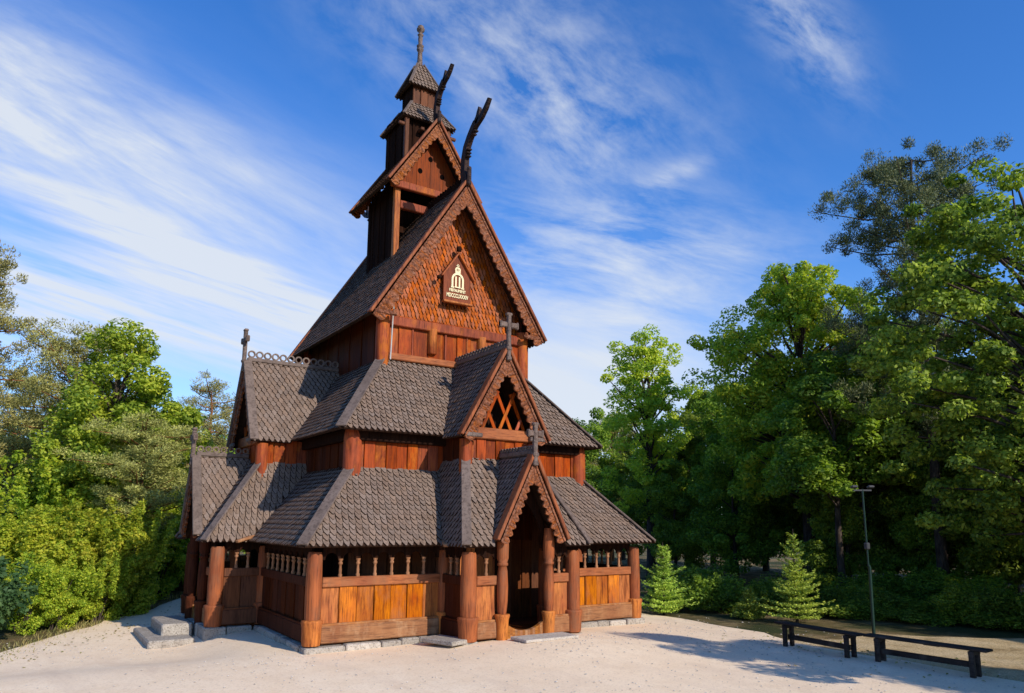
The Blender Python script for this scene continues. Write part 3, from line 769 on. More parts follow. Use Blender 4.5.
def lettering(txt, x, z, size, parent, width):
    cu = bpy.data.curves.new('lettering', 'FONT'); cu.body = txt; cu.size = size; cu.extrude = .008; cu.align_x = 'CENTER'; cu.align_y = 'CENTER'; cu.offset = .004
    cu.materials.append(M['gold']); o = bpy.data.objects.new('lettering', cu); COL.objects.link(o); o.parent = parent
    o.rotation_euler = (math.pi / 2, 0, 0); o.location = (x, py_ - .012, z); bpy.context.view_layer.update()
    me = bpy.data.meshes.new_from_object(o); bpy.data.objects.remove(o); o = bpy.data.objects.new('lettering', me); COL.objects.link(o); o.parent = parent
    o.rotation_euler = (math.pi / 2, 0, 0); o.location = (x, py_ - .012, z); xs_ = [v.co.x for v in me.vertices]
    s = width / max(max(xs_) - min(xs_), 1e-3); o.scale = (s, 1, 1)
lettering('RESTAURERET', 0, 8.345, .105, pl, .50)
lettering('MDCCCLXXXIV', 0, 8.20, .15, pl, .66)


for q_ in [pl] + list(pl.children): q_.location.z += .12 if q_ is pl else 0
# --- the ridge tower
TX, TY0, TY1, ZTE, ZTA = 1.481, -1.417, 1.473, 11.811, 14.043
b0, bx, b1 = -.888, 1.003, .92
tw = plank_wall('tower_wall', (-bx, b0), (-bx, b1), (-1, 0), 9.3, 12.2, 'tar', .24)
plank_wall('tower_wall', (bx, b0), (bx, b1), (1, 0), 9.3, 12.2, 'tar', .24)
plank_wall('tower_wall', (-bx, b1), (bx, b1), (0, 1), 9.3, 12.2, 'tar', .24)
for s in (-1, 1):
    for yy in (b0, b1):
        MB().frame((s * bx, yy, 10.7), X1, F, Z, .17, .17, 2.7, .02).build('corner_post', M['panel' if yy == b0 else 'tar'], church)
MB().frame((0, b0 - .02, 11.38), X1, F, Z, bx * 2 - .17, .15, .24, .02).build('cross_beam', M['red'], church)
plank_wall('tower_dark_screen', (-bx + .05, .1), (bx - .05, .1), (0, -1), 9.3, 12.6, 'tar', .33)  # black partition added to make the tower interior look dark
tr = roof('tower_roof', [[V((s * TX, TY0, ZTE)), V((s * TX, TY1, ZTE)), V((0, TY1, ZTA)), V((0, TY0, ZTA))] for s in (-1, 1)])
yg = -.98
tri = MB(); n = 6
for i in range(n):
    x0, x1 = -1.30 + 2.6 * i / n, -1.30 + 2.6 * (i + 1) / n
    h = lambda x: 13.88 - abs(x) * (ZTA - ZTE) / TX
    xs = [x0 + .006, x1 - .006]
    P = [V((xs[0], yg, 11.95)), V((xs[1], yg, 11.95)), V((xs[1], yg, h(xs[1]))), V((xs[0], yg, h(xs[0])))]
    tri.prism(P, V((0, .05, 0)))
tg = tri.build('tower_gable', M['deepred'], church)  # darker red holds the shade of the roof overhang
MB().frame((0, yg - .05, 11.93), X1, F, Z, 2.5, .14, .22, .02).build('tie_beam', M['red'], tg)
hm = Mat('dark_sound_hole'); hm.bsdf((.004, .003, .003, 1), 1.0, None, 0)
for x, z in ((0.0, 13.0), (-.33, 12.55), (.40, 12.55)):
    ho = MB(); ho.add([V((x + .075 * math.cos(a), yg - .006, z + .085 * math.sin(a))) for a in [i * math.pi / 8 for i in range(16)]] + [V((x + .075 * math.cos(a), yg + .0, z + .085 * math.sin(a))) for a in [i * math.pi / 8 for i in range(16)]],
           [list(range(16))] + [(i, (i + 1) % 16, 16 + (i + 1) % 16, 16 + i) for i in range(16)])
    ho.build('sound_hole', hm.m, tg)
MB().frame((.35, yg - .14, 11.80), X1, F, Z, .13, .16, .36, .02).build('bracket', M['sill'], tg)
for sy, yy in ((-1, TY0), (1, TY1)):
    for s in (-1, 1): bargeboard((s * TX, yy, ZTE), (0, yy, ZTA), V((0, sy, 0)), .29, pitch=.2, mat='carvedtop', parent=tr)
dragon_head((0, TY0 + .02, ZTA), tr, .66); dragon_head((0, TY1 - .02, ZTA), tr, .66, -1)

# --- stepped spire
b = .70; cy = -.037
sb = MB()
plank_wall('spire_wall', (-b, cy - b), (-b, cy + b), (-1, 0), 12.6, 14.6, 'tar', .24)
plank_wall('spire_wall', (b, cy - b), (b, cy + b), (1, 0), 12.6, 14.6, 'tar', .24)
plank_wall('spire_wall', (-b, cy + b), (b, cy + b), (0, 1), 12.6, 14.6, 'tar', .24)
plank_wall('spire_wall', (-b, cy - b + .1), (b, cy - b + .1), (0, -1), 12.6, 14.6, 'tar', .24)
for s in (-1, 1):
    MB().frame((s * b, cy - b, 13.5), X1, F, Z, .13, .13, 1.7, .02).build('corner_post', M['inner'], church)
    MB().frame((s * .86, cy - b, 14.02), X1, F, Z, .2, .09, .1, .02).build('bracket', M['inner'], church)
    MB().frame((s * .25, cy - b - .06, 13.95), X1, F, Z, .12, .26, .1, .02).build('bracket', M['inner'], church)
def pyramid(name, h0, z0, h1, z1, parent=church, w=.12, e=.13):
    ps = []
    for (ax, ay) in (((1, 0), (0, 1)), ((0, 1), (-1, 0)), ((-1, 0), (0, -1)), ((0, -1), (1, 0))):
        a, bb = V((*ax, 0)), V((*ay, 0)); c = V((0, cy, 0))
        P = [c + a * h0 - bb * h0 + Z * z0, c + a * h0 + bb * h0 + Z * z0, c + a * h1 + bb * h1 + Z * z1, c + a * h1 - bb * h1 + Z * z1]
        ps.append(P)
    o = roof(name, ps, parent, w=w, e=e)
    for i in range(4):
        n1, n2 = up_n(ps[i]), up_n(ps[(i + 1) % 4]); hip(ps[i][1], ps[i][2], n1, n2, o, .10)
    return o
pyramid('spire_roof', .844, 14.245, .40, 14.98)
for (a, bb, o) in (((-.37, cy - .37), (.37, cy - .37), (0, -1)), ((-.37, cy + .37), (.37, cy + .37), (0, 1)), ((-.37, cy - .37), (-.37, cy + .37), (-1, 0)), ((.37, cy - .37), (.37, cy + .37), (1, 0))):
    plank_wall('spire_wall', a, bb, o, 14.85, 15.75, 'inner' if o[1] < 0 else 'tar', .25)  # lit front and shaded other faces painted by choice of wood
pyramid('spire_roof', .52, 15.54, .08, 16.55)
MB().lathe((0, cy, 0), [(.11, 16.42), (.085, 16.7), (.07, 17.05), (.10, 17.08), (.115, 17.13), (.07, 17.17), (.105, 17.2), (.115, 17.25), (.06, 17.29), (.075, 17.5), (.065, 17.6), (.10, 17.63), (.06, 17.67),
                        (.06, 17.74), (.12, 17.78), (.13, 17.84), (.08, 17.88), (.10, 17.92), (.04, 17.97)], 12).build('finial', M['grey'], church)

# ------------------------------------------------------------------ stone steps and slab
s1 = MB().frame((-5.93, .27, -.24), X1, V((0, 1, 0)), Z, .66, 1.62, .46, .03).build('stone_step', M['stone']); tag(s1, 'upper pale stone block of the two steps beside the church corner', 'step', 'stone steps by the church')
s2 = MB().frame((-6.15, -.02, -.40), X1, V((0, 1, 0)), Z, .95, 2.45, .28, .03).build('stone_step', M['stone']); tag(s2, 'lower and longer stone block under the upper step', 'step', 'stone steps by the church')
zg = float(gz(.1, -6.5)) + .05
s3 = MB().frame((.12, -6.62, zg + .03), V((1, 0, 0)), V((0, 1, 0)), Z, 1.35, .58, .06, .012).build('door_slab', M['slab']); tag(s3, 'flat pale slab on the gravel before the front porch', 'slab')
s5 = MB().frame((-1.75, -5.75, zg + .0), V((.95, .3, 0)), V((-.3, .95, 0)), Z, .55, .9, .09, .015).build('paving_stone', M['stone']); tag(s5, 'flat dark stone lying in the shadow left of the porch bay', 'stone')

# ------------------------------------------------------------------ benches
def bench(p0, p1, label, patchy=False):
    a, b = V((*p0, 0)), V((*p1, 0)); d = (b - a).normalized(); L = (b - a).length; n = V((-d.y, d.x, 0)); c = (a + b) / 2
    g = float(gz(c.x, c.y)) + .05
    r = empty('bench', (c.x, c.y, g), label, 'bench', 'long dark benches at the yard edge', math.atan2(d.y, d.x))
    MB().frame((0, 0, .455), X1, V((0, 1, 0)), Z, L + .5, .28, .042, .01).build('seat', M['bench'], r)
    for s in (-1, 1):
        for q in (-1, 1):
            MB().frame((s * L / 2, q * .10, .20), X1, V((0, 1, 0)), Z, .085, .07, .45, .008).build('leg', M['bench'], r)
        MB().frame((s * L / 2, 0, .395), X1, V((0, 1, 0)), Z, .09, .28, .06, .006).build('cross_bar', M['bench'], r)
    MB().frame((0, 0, .19), X1, V((0, 1, 0)), Z, L, .05, .10, .006).build('stretcher', M['bench'], r)
    if patchy: MB().frame((.05, .16, .42), X1, V((0, 1, 0)), Z, .28, .05, .07, .006).build('cleat', M['bench'], r)
    return r
bench((4.56, -9.26), (4.40, -10.76), 'dark wooden bench by the young spruce, farther of the two')
bench((4.54, -11.28), (4.60, -12.92), 'dark wooden bench nearest the right edge of the yard', True)

# ------------------------------------------------------------------ lamp post
lx, ly = 7.71, -9.28; lz = float(gz(lx, ly))
lamp = empty('street_lamp', (lx, ly, lz), 'thin green lamp post with two grey floodlights at the forest edge', 'lamp')
MB().tube([(0, 0, 0), (0, 0, 1.6), (-.02, .01, 1.65)], .038, 10).build('pole', M['greenmetal'], lamp)
MB().tube([(-.02, .01, 1.6), (-.05, .02, 3.45)], .022, 10).build('mast', M['greenmetal'], lamp)
MB().frame((-.05, .02, 3.42), V((.83, -.55, 0)), V((.55, .83, 0)), Z, .42, .035, .035).build('cross_arm', M['lampgrey'], lamp)
for s in (-1, 1):
    h = MB(); c = V((-.05 + .2 * s * .83, .02 - .2 * s * .55, 3.5)); ax = V((.83, -.55, 0)); ay = V((.5, .8, -.25)).normalized()
    h.frame(c, ax, ay, ax.cross(ay), .15, .13, .06, .02).build('lamp_head', M['lampgrey'], lamp)
MB().frame((-.03, .01, 2.1), X1, F, Z, .12, .1, .16, .02).build('junction_box', M['lampgrey'], lamp)

# ------------------------------------------------------------------ vegetation
def leaf_mesh(name, C, Nn, size, mat, aspect=.62, fold=True, T=None):
    """rhombic leaf at every centre C with normal Nn"""
    n = len(C); Nn = Nn / np.linalg.norm(Nn, axis=1, keepdims=True)
    R = RNG.normal(size=(n, 3)) if T is None else T
    U = np.cross(Nn, R) if T is None else R - Nn * (R * Nn).sum(1, keepdims=True)
    U /= np.linalg.norm(U, axis=1, keepdims=True) + 1e-9
    W = np.cross(Nn, U); s = size * RNG.uniform(.65, 1.25, (n, 1)); h = s * .16 * RNG.uniform(-1, 1, (n, 1)) if fold else 0
    v = np.stack([C - U * s * .5, C + W * s * aspect * .5 + Nn * h, C + U * s * .5, C - W * s * aspect * .5 + Nn * h], 1).reshape(-1, 3).astype(np.float32)
    me = bpy.data.meshes.new(name); me.vertices.add(4 * n); me.vertices.foreach_set('co', v.ravel())
    me.loops.add(4 * n); me.loops.foreach_set('vertex_index', np.arange(4 * n, dtype=np.int32))
    me.polygons.add(n); me.polygons.foreach_set('loop_start', np.arange(0, 4 * n, 4, dtype=np.int32)); me.polygons.foreach_set('loop_total', np.full(n, 4, dtype=np.int32))
    me.update(calc_edges=True); me.materials.append(mat); return me
def unit(n):
    d = RNG.normal(size=(n, 3)); return d / np.linalg.norm(d, axis=1, keepdims=True)
def clumps(centers, radii, per, flat=.7, shell=.5):
    """leaf positions and normals in flattened balls"""
    Cs = []; Ns = []
    for c, r in zip(centers, radii):
        m = int(per * RNG.uniform(.7, 1.3)); d = unit(m); rr = r * RNG.uniform(shell ** 3, 1, (m, 1)) ** (1 / 3)
        p = d * rr; p[:, 2] *= flat; Cs.append(c + p); Ns.append(d * .75 + np.array([0, 0, .55]) + RNG.normal(size=(m, 3)) * .55)
    return np.concatenate(Cs), np.concatenate(Ns)
def crown_points(lobes, n, inner=.55, low=-1.0):
    """clump centres spread through ellipsoid lobes (cx,cy,cz,rx,ry,rz), mostly near the outside"""
    out = []; vol = np.array([l[3] * l[4] * l[5] for l in lobes]) ** .8; vol /= vol.sum()
    for l, f in zip(lobes, vol):
        m = max(3, int(n * f)); d = unit(m); d[:, 2] = np.where(d[:, 2] < low, -d[:, 2], d[:, 2]); rr = RNG.uniform(inner, 1.0, (m, 1))
        out.append(np.array(l[:3]) + d * rr * np.array(l[3:]))
    return np.concatenate(out)
def branches(mb, base, top, centers, r0, every=4):
    base, top = V(base), V(top)
    for c in centers[::every]:
        c = V(c); t = min(.95, max(.22, (c.z - base.z) / max(.1, top.z - base.z) * .8)); a = base.lerp(top, t)
        m = (a + c) / 2 + V((random.uniform(-.2, .2), random.uniform(-.2, .2), random.uniform(.0, .3)))
        mb.tube([a, m, c], [r0 * .38 * (1 - t * .6), r0 * .2, r0 * .07], 5)
def trunk_tube(mb, h, r, lean=(0, 0), wig=.12, seg=9):
    pts = []; rs = []
    for i in range(10):
        t = i / 9; pts.append((lean[0] * t + random.uniform(-wig, wig) * t, lean[1] * t + random.uniform(-wig, wig) * t, h * t - .15)); rs.append(r * (1.25 if i == 0 else 1.0 - .8 * t))
    mb.tube(pts, rs, seg); return pts
def broadleaf(name, lobes, nclump, per, cr, leaf, mat, trunk_h, trunk_r, barkm='bark', lean=(0, 0), flat=.75, extra=None, every=4, inner=.5):
    C = crown_points(lobes, nclump, inner); r = RNG.uniform(cr * .6, cr * 1.3, len(C))
    P, N = clumps(C, r, per, flat); me = leaf_mesh('crown', P, N, leaf, M[mat])
    mb = MB(); pts = trunk_tube(mb, trunk_h, trunk_r, lean)
    branches(mb, (0, 0, 0), pts[-1], C, trunk_r, every)
    return me, mb, barkm
def place(kind, proto, loc, label, cat='tree', group=None, rz=0, s=(1, 1, 1), store={}):
    """root Empty with trunk and crown; the first use builds the trunk mesh, later ones share it"""
    me, mb, bk = proto
    r = empty(kind, (loc[0], loc[1], float(gz(loc[0], loc[1]))), label, cat, group, rz); r.scale = s
    if id(mb) not in store: t = mb.build('trunk', M[bk], r); store[id(mb)] = (t, mb)
    else:
        t = store[id(mb)][0].copy(); COL.objects.link(t); t.parent = r
    c = bpy.data.objects.new('crown', me); COL.objects.link(c); c.parent = r
    return r
def pine(h, r, cr, bare, nb, mat, leafn=46, seed=1, tuft=.36, flat=.95, barkm='pinebark', trunk_r=.17, lean=(0, 0), prof=None):
    C = []; rad = []; mb = MB(); pts = trunk_tube(mb, h, trunk_r, lean, .1)
    for i in range(nb):
        t = bare + (1 - bare) * ((i + RNG.uniform(0, .9)) / nb); az = RNG.uniform(0, 2 * math.pi)
        env = (prof(t) if prof else math.sin(math.pi * min(1, .25 + .78 * (1 - t) / (1 - bare + 1e-6) * .85)) ** .8)
        L = r * env * RNG.uniform(.55, 1.15) + .15; z0 = h * t
        b = V((lean[0] * t, lean[1] * t, z0)); tip = b + V((math.cos(az) * L, math.sin(az) * L, L * RNG.uniform(-.15, .75)))
        mb.tube([b, (b + tip) / 2 + V((0, 0, -.06 * L)), tip], [.05 * (1.1 - t) + .02, .03, .012], 5)
        k = max(2, int(L / .26))
        for j in range(k):
            f = 1 - j / k * .75; q = b.lerp(tip, f); C.append((q.x + RNG.normal() * .24 * L ** .5, q.y + RNG.normal() * .24 * L ** .5, q.z + RNG.uniform(-.1, .35))); rad.append(tuft * RNG.uniform(.65, 1.15) * cr)
    C = np.array(C); P = []; N = []; T = []
    for c, rr in zip(C, rad):
        m = int(leafn * 2.3 * RNG.uniform(.7, 1.3)); d = unit(m); d[:, 2] = d[:, 2] * .8 + .15
        p = d * rr * RNG.uniform(.35, 1, (m, 1)); p[:, 2] *= flat; P.append(c + p * RNG.uniform(.8, 1.15)); T.append(d + np.array([0, 0, .5]) + RNG.normal(size=(m, 3)) * .35); N.append(RNG.normal(size=(m, 3)) + d * .6)
    me = leaf_mesh('crown', np.concatenate(P), np.concatenate(N), .125, M[mat], .26, False, np.concatenate(T))
    return me, mb, barkm
def spruce(h, r, mat, layers=16, seed=3):
    P = []; N = []; T = []; mb = MB(); mb.tube([(0, 0, -.05), (0, 0, h * .6), (0, 0, h)], [.045, .03, .006], 6)
    for i in range(layers):
        t = .04 + .93 * i / layers; z = h * (t + RNG.uniform(-.015, .015)); L = r * (1 - t) ** .85 * 1.0 + .05; nb = int(7 + 9 * (1 - t))
        for k in range(nb):
            if RNG.random() < .1: continue
            az = 2 * math.pi * (k + RNG.uniform(0, .8)) / nb; LL = L * RNG.uniform(.4, 1.3) * (1 + .18 * math.sin(i * 1.7) + .12 * math.cos(az * 2 + i)); d = np.array([math.cos(az), math.sin(az), .28 + .7 * t]); d /= np.linalg.norm(d)
            sd = np.array([-math.sin(az), math.cos(az), 0]); m = int(40 * LL / r * 2.0 + 10)
            f = RNG.uniform(.1, 1, (m, 1)); w = RNG.uniform(-1, 1, (m, 1)) * (.30 * LL * (1.05 - f) + .03)
            p = np.array([0, 0, z]) + d * LL * f + sd * w + np.array([0, 0, 1]) * (RNG.normal(size=(m, 1)) * .02 - .22 * LL * f ** 1.6 + .10 * LL * f ** 5)
            P.append(p); T.append(d + sd * np.sign(w) * .7 + RNG.normal(size=(m, 3)) * .25); N.append(np.array([0, 0, 1]) + RNG.normal(size=(m, 3)) * .45)
    return leaf_mesh('crown', np.concatenate(P), np.concatenate(N), .085, M[mat], .34, False, np.concatenate(T)), mb, 'bark'
def bush(nlobe, r, h, per, leaf, mat, seed=0, ncl=55):
    lobes = [(RNG.uniform(-.5, .5) * r, RNG.uniform(-.5, .5) * r, h * RNG.uniform(.35, .62), r * RNG.uniform(.55, .85), r * RNG.uniform(.55, .85), h * RNG.uniform(.38, .55)) for _ in range(nlobe)]
    C = crown_points(lobes, ncl, .45); C[:, 2] = np.abs(C[:, 2])
    sh = []
    for _ in range(int(26 * h / 2.5)):
        a = RNG.uniform(0, 6.28); q = RNG.uniform(.1, 1.0) * r; t0 = h * RNG.uniform(.6, .9); d = np.array([math.cos(a) * .4, math.sin(a) * .4, 1.0])
        for j in range(5): sh.append(np.array([math.cos(a) * q, math.sin(a) * q, t0 * (1 - .35 * (q / r) ** 2)]) + d * (j * .085 * h))
    P, N = clumps(C, RNG.uniform(.2, .44, len(C)), per * .8, .85); P2, N2 = clumps(np.array(sh), RNG.uniform(.09, .16, len(sh)), per * .10, 1.0, .1)
    P = np.concatenate([P, P2]); N = np.concatenate([N, N2]); P[:, 2] = np.abs(P[:, 2]) + .03
    me = leaf_mesh('foliage', P, N, leaf, M[mat]); mb = MB()
    for c in C[::5]: mb.tube([(c[0] * .15, c[1] * .15, -.05), (c[0] * .5, c[1] * .5, c[2] * .6), tuple(c)], [.03, .02, .006], 5)
    return me, mb, 'bark'
def place_bush(proto, loc, label, group, kind='shrub', rz=0, s=(1, 1, 1), store={}):
    me, mb, bk = proto; r = empty(kind, (loc[0], loc[1], float(gz(loc[0], loc[1]))), label, 'shrub', group, rz); r.scale = s
    if id(mb) not in store: t = mb.build('stem', M[bk], r); store[id(mb)] = (t, mb)
    else: t = store[id(mb)][0].copy(); COL.objects.link(t); t.parent = r
    c = bpy.data.objects.new('foliage', me); COL.objects.link(c); c.parent = r; return r

CAM = np.array([-9.259, -19.426, 2.415]); F0 = np.array([.55322, .83303]); R0 = np.array([.83303, -.55322])
def spot(u, dep):
    """ground position at a bearing (tangent u right of the view axis) and a distance"""
    q = CAM[:2] + F0 * dep + R0 * dep * u; return float(q[0]), float(q[1])

# --- left side
LT = [(0, 0, 5.4, 2.4, 2.4, 2.4), (.1, .1, 7.6, 1.5, 1.5, 1.6), (.1, .1, 9.0, .8, .8, 1.0), (-.9, -.2, 4.2, 2.0, 2.0, 2.0), (1.2, .3, 5.4, 1.8, 1.8, 1.6), (0, 0, 2.6, 2.3, 2.3, 1.6)]
maple = broadleaf('maple', LT, 330, 190, .42, .14, 'maple', 8.4, .2)
place('maple_tree', maple, spot(-.538, 26), 'tall lime green maple tree standing left of the church', rz=.4, s=(1.12, 1.12, 1.03))
p1 = pine(11.6, 1.7, 1.05, .25, 75, 'pine', 60); p2 = pine(9.6, 2.0, 1.15, .30, 62, 'pine', 64); p3 = pine(9.3, 1.6, 1.1, .3, 50, 'pine', 56)
place('pine_tree', p1, spot(-.765, 25), 'tall pine cut off by the left edge of the photo', s=(1, 1, 1.07))
place('pine_tree', p2, spot(-.605, 28), 'pine with bare orange trunk between the edge pine and the maple', rz=1.0)
place('pine_tree', p3, spot(-.415, 38), 'pale pine rising beside the church left gable', rz=2.0)
place('pine_tree', p2, spot(-.655, 33), 'pine half hidden behind the orange trunked pine', rz=3.0, s=(.95, .95, .9))
place('pine_tree', p3, spot(-.45, 34), 'slender pine between the maple and the church gable', rz=4.0, s=(.8, .8, .75))
place('pine_tree', p2, spot(-.50, 24), 'lighter pine in front of the lime green maple', rz=5.0, s=(.9, .9, .60))
hz = [bush(4, 1.35, 2.9, 420, .095, 'hazel'), bush(4, 1.3, 2.6, 420, .095, 'hazel'), bush(5, 1.5, 3.2, 420, .10, 'hazel')]
HZ = [(-.70, 20.5, 2, 1.0, 'tall yellow green hazel at the left edge'), (-.655, 21, 0, 1.0, 'yellow green hazel second from the left edge'), (-.60, 21.3, 1, 1.05, 'yellow green hazel under the orange trunked pine'),
      (-.555, 22.3, 2, 1.0, 'broad hazel under the lime maple'), (-.515, 22.6, 0, .95, 'hazel with dry leaves beside the shadow of the church'), (-.475, 25.5, 1, 1.1, 'hazel partly in the church shadow'),
      (-.435, 27.5, 2, 1.05, 'hazel glowing just left of the church corner'), (-.395, 30, 0, 1.2, 'hazel half hidden by the church corner'), (-.63, 24.5, 2, 1.3, 'higher hazel behind the front hedge'), (-.56, 25.5, 1, 1.45, 'higher hazel before the maple trunk'), (-.48, 29, 2, 1.35, 'tall hazel behind the shaded one')]
for i, (u, d, k, s, l) in enumerate(HZ): place_bush(hz[k], spot(u, d), l, 'hazel bushes along the left edge', 'hazel_bush', i * 1.3, (s, s, s * (.86 if i < 4 else 1)))
for u_, d_, s_, l_ in ((-.645, 18.9, .62, 'low hazel shoot at the gravel edge beside the bluish shrub'), (-.60, 19.6, .55, 'lowest hazel at the gravel edge right of the bluish shrub'), (-.545, 20.9, .6, 'low hazel before the shaded gap by the steps')): place_bush(hz[1], spot(u_, d_), l_, 'hazel bushes along the left edge', 'hazel_bush', u_ * 9, (s_, s_, s_))
bl = bush(4, 1.0, 1.6, 210, .13, 'blue'); place_bush(bl, spot(-.70, 17.2), 'dark bluish green shrub at the lower left corner', None); 
deepL = broadleaf('forest', [(0, 0, 4.8, 2.6, 2.6, 2.9), (.6, .3, 6.6, 1.7, 1.7, 1.6), (-.5, 0, 2.6, 2.6, 2.6, 2.0)], 80, 330, .7, .19, 'deep', 6.5, .16, every=8)
for i, (u, d, s) in enumerate([(-.74, 36, 1.0), (-.68, 40, 1.0), (-.62, 37, .9), (-.56, 42, 1.05), (-.50, 40, .95), (-.45, 46, 1.1), (-.40, 44, .95), (-.35, 48, 1.1), (-.30, 46, 1.0), (-.82, 38, 1.1)]):
    place('forest_tree', deepL, spot(u, d), 'leafy tree in the wood behind the hazels on the left', group='trees in the left wood', rz=i * 1.1, s=(s, s, s))

# --- right side
R1 = [(0, 0, 8.8, 2.0, 2.0, 2.0), (.3, 0, 10.6, 1.5, 1.5, 1.3), (-.8, .2, 7.0, 1.5, 1.5, 1.6), (.9, -.2, 6.2, 1.5, 1.5, 1.4), (0, 0, 4.2, 1.9, 1.9, 1.5)]
ash = broadleaf('ash', R1, 170, 160, .44, .14, 'ash', 10.2, .2, every=3, inner=.35)
place('ash_tree', ash, spot(.187, 36), 'airy light green tree right of the church roof', rz=.7, s=(1.15, 1.15, 1.03))
R2 = [(0, 0, 9.4, 2.6, 2.6, 3.3), (-1.8, 1.2, 8.6, 2.0, 2.0, 2.7), (1.6, -1.1, 9.0, 2.0, 2.0, 2.6), (-.3, 0, 5.6, 3.5, 3.5, 2.6), (.4, -.3, 11.3, 1.6, 1.6, 1.5), (2.2, -1.5, 6.6, 1.8, 1.8, 2.2)]
big = broadleaf('broadleaf', R2, 520, 190, .46, .135, 'beech', 10.6, .26)
place('broadleaf_tree', big, spot(.40, 29.5), 'largest round crowned tree centre right, sunlit on top', rz=.0, s=(1.08, 1.08, 1.05))
def rprof(t): return .55 + .6 * abs(math.sin(t * 9.0 + .6)) if t < .96 else .35
dp = pine(15.6, 2.9, 1.0, .34, 64, 'darkpine', 95, tuft=.46, prof=rprof, barkm='bark', trunk_r=.24)
place('pine_tree', dp, spot(.575, 24), 'dark ragged pine reaching left above the right hand maple', rz=.9, s=(.80, .80, .98))
R4 = [(0, 0, 9.6, 2.7, 2.7, 3.0), (-1.7, .6, 7.6, 2.0, 2.0, 2.4), (1.4, .0, 10.8, 2.0, 2.0, 2.1), (.4, -.3, 6.0, 3.0, 3.0, 2.4), (-1.2, 0, 4.2, 2.3, 2.3, 1.9), (2.8, .5, 7.5, 2.2, 2.2, 2.8), (-.4, -.9, 3.0, 2.3, 2.3, 1.7), (1.8, -.4, 4.4, 2.2, 2.2, 2.0), (-2.4, .9, 5.6, 1.5, 1.5, 1.7)]
rm = broadleaf('maple', R4, 420, 200, .46, .145, 'rightmaple', 10.8, .22, flat=.6)
place('maple_tree', rm, spot(.75, 18.0), 'big dark maple filling the upper right corner', rz=2.2, s=(.95, .95, .94))
deepR = [broadleaf('forest', [(0, 0, 6.4, 2.4, 2.4, 3.2), (.5, .2, 8.8, 1.6, 1.6, 1.7), (-.5, 0, 3.6, 2.5, 2.5, 2.2), (.4, .4, 2.0, 2.2, 2.2, 1.5)], 100, 330, .66, .18, 'deep', 8.6, .17, every=7),
         broadleaf('forest', [(0, 0, 5.4, 2.8, 2.8, 2.6), (-.6, .2, 7.6, 1.8, 1.8, 1.8), (.7, 0, 2.8, 2.6, 2.6, 1.9)], 100, 330, .68, .18, 'deep', 7.6, .15, every=7)]
DR = [(.10, 47, 0, .95), (.15, 52, 1, 1.1), (.19, 44, 1, .85), (.235, 40, 0, .8), (.27, 46, 1, 1.2), (.30, 37, 0, .9), (.34, 41, 0, 1.0), (.39, 37, 1, 1.0), (.43, 33, 0, .85), (.47, 38, 1, 1.1),
      (.50, 31, 1, .8), (.54, 36, 0, 1.0), (.58, 31, 1, .9), (.63, 35, 0, 1.0), (.67, 28, 1, .9), (.71, 33, 0, 1.0), (.76, 27, 1, 1.0), (.80, 31, 0, 1.0), (.70, 23, 0, .8), (.62, 26, 1, .8), (.45, 27, 1, .62), (.30, 32, 1, .7), (.22, 35, 1, .6), (.56, 25.5, 0, .55)]
for i, (u, d, k, s) in enumerate(DR):
    place('forest_tree', deepR[k], spot(u, d), 'leafy tree in the shaded wood on the right', group='trees in the right wood', rz=i * 1.7, s=(s, s, s))
place('pine_tree', p3, spot(.135, 50), 'thin orange trunked pine in the gap beside the church roof', rz=1.2, s=(.9, .9, 1.0))
hi = broadleaf('forest', [(0, 0, 7.4, 2.0, 2.0, 2.6), (.6, .2, 9.2, 1.4, 1.4, 1.4), (-.7, 0, 5.6, 1.8, 1.8, 1.4)], 75, 300, .62, .17, 'deep', 9.6, .15, every=6)
for i, (u, d, l) in enumerate([(.44, 25.5, 'leaning dark trunk behind the bright spruce'), (.475, 27, 'slim dark trunk right of the bright spruce'), (.705, 25, 'dark trunk standing second from the right edge'), (.545, 26.5, 'dark trunk just right of the lamp post')]):
    place('forest_tree', hi, spot(u, d), l, group='bare trunked trees in the right wood', rz=i * 1.9, s=(.95 + .1 * (i % 3), .95 + .1 * (i % 3), .8 + .08 * i))
sp = spruce(2.05, .80, 'spruce'); sp2 = spruce(2.45, .82, 'spruce'); sp3 = spruce(.8, .4, 'spruce')
place('spruce_tree', sp, spot(.203, 21.6), 'young spruce touching the right corner of the church', group='young spruces'); place('spruce_tree', sp2, spot(.378, 20.0), 'young bright spruce behind the end of the far bench', group='young spruces')
place('spruce_tree', sp3, spot(.315, 20.8), 'smallest spruce seedling left of the bright spruce', group='young spruces')
us = [bush(4, 1.0, 1.1, 260, .085, 'deep', ncl=40), bush(3, .9, .75, 260, .08, 'deep', ncl=34)]
for i, (u, d, k, s) in enumerate([(.27, 22.5, 0, 1.0), (.31, 22.6, 1, 1.1), (.345, 22.5, 0, .9), (.425, 21.8, 1, 1.0), (.46, 21.9, 0, .9), (.50, 21.4, 1, 1.2), (.54, 21.0, 0, 1.0), (.575, 20.4, 1, 1.1), (.61, 20.1, 0, .95), (.65, 19.6, 1, 1.1), (.69, 19.2, 0, 1.0), (.73, 18.6, 1, 1.1), (.24, 24.5, 0, 1.1), (.52, 24, 0, 1.3), (.60, 23, 0, 1.3), (.40, 24.5, 0, 1.3)]):
    place_bush(us[k], spot(u, d), 'dark undergrowth shrub at the foot of the right wood', 'undergrowth shrubs on the right', 'shrub', i * 2.1, (s * 1.1, s * 1.1, s * random.uniform(.4, .9)))
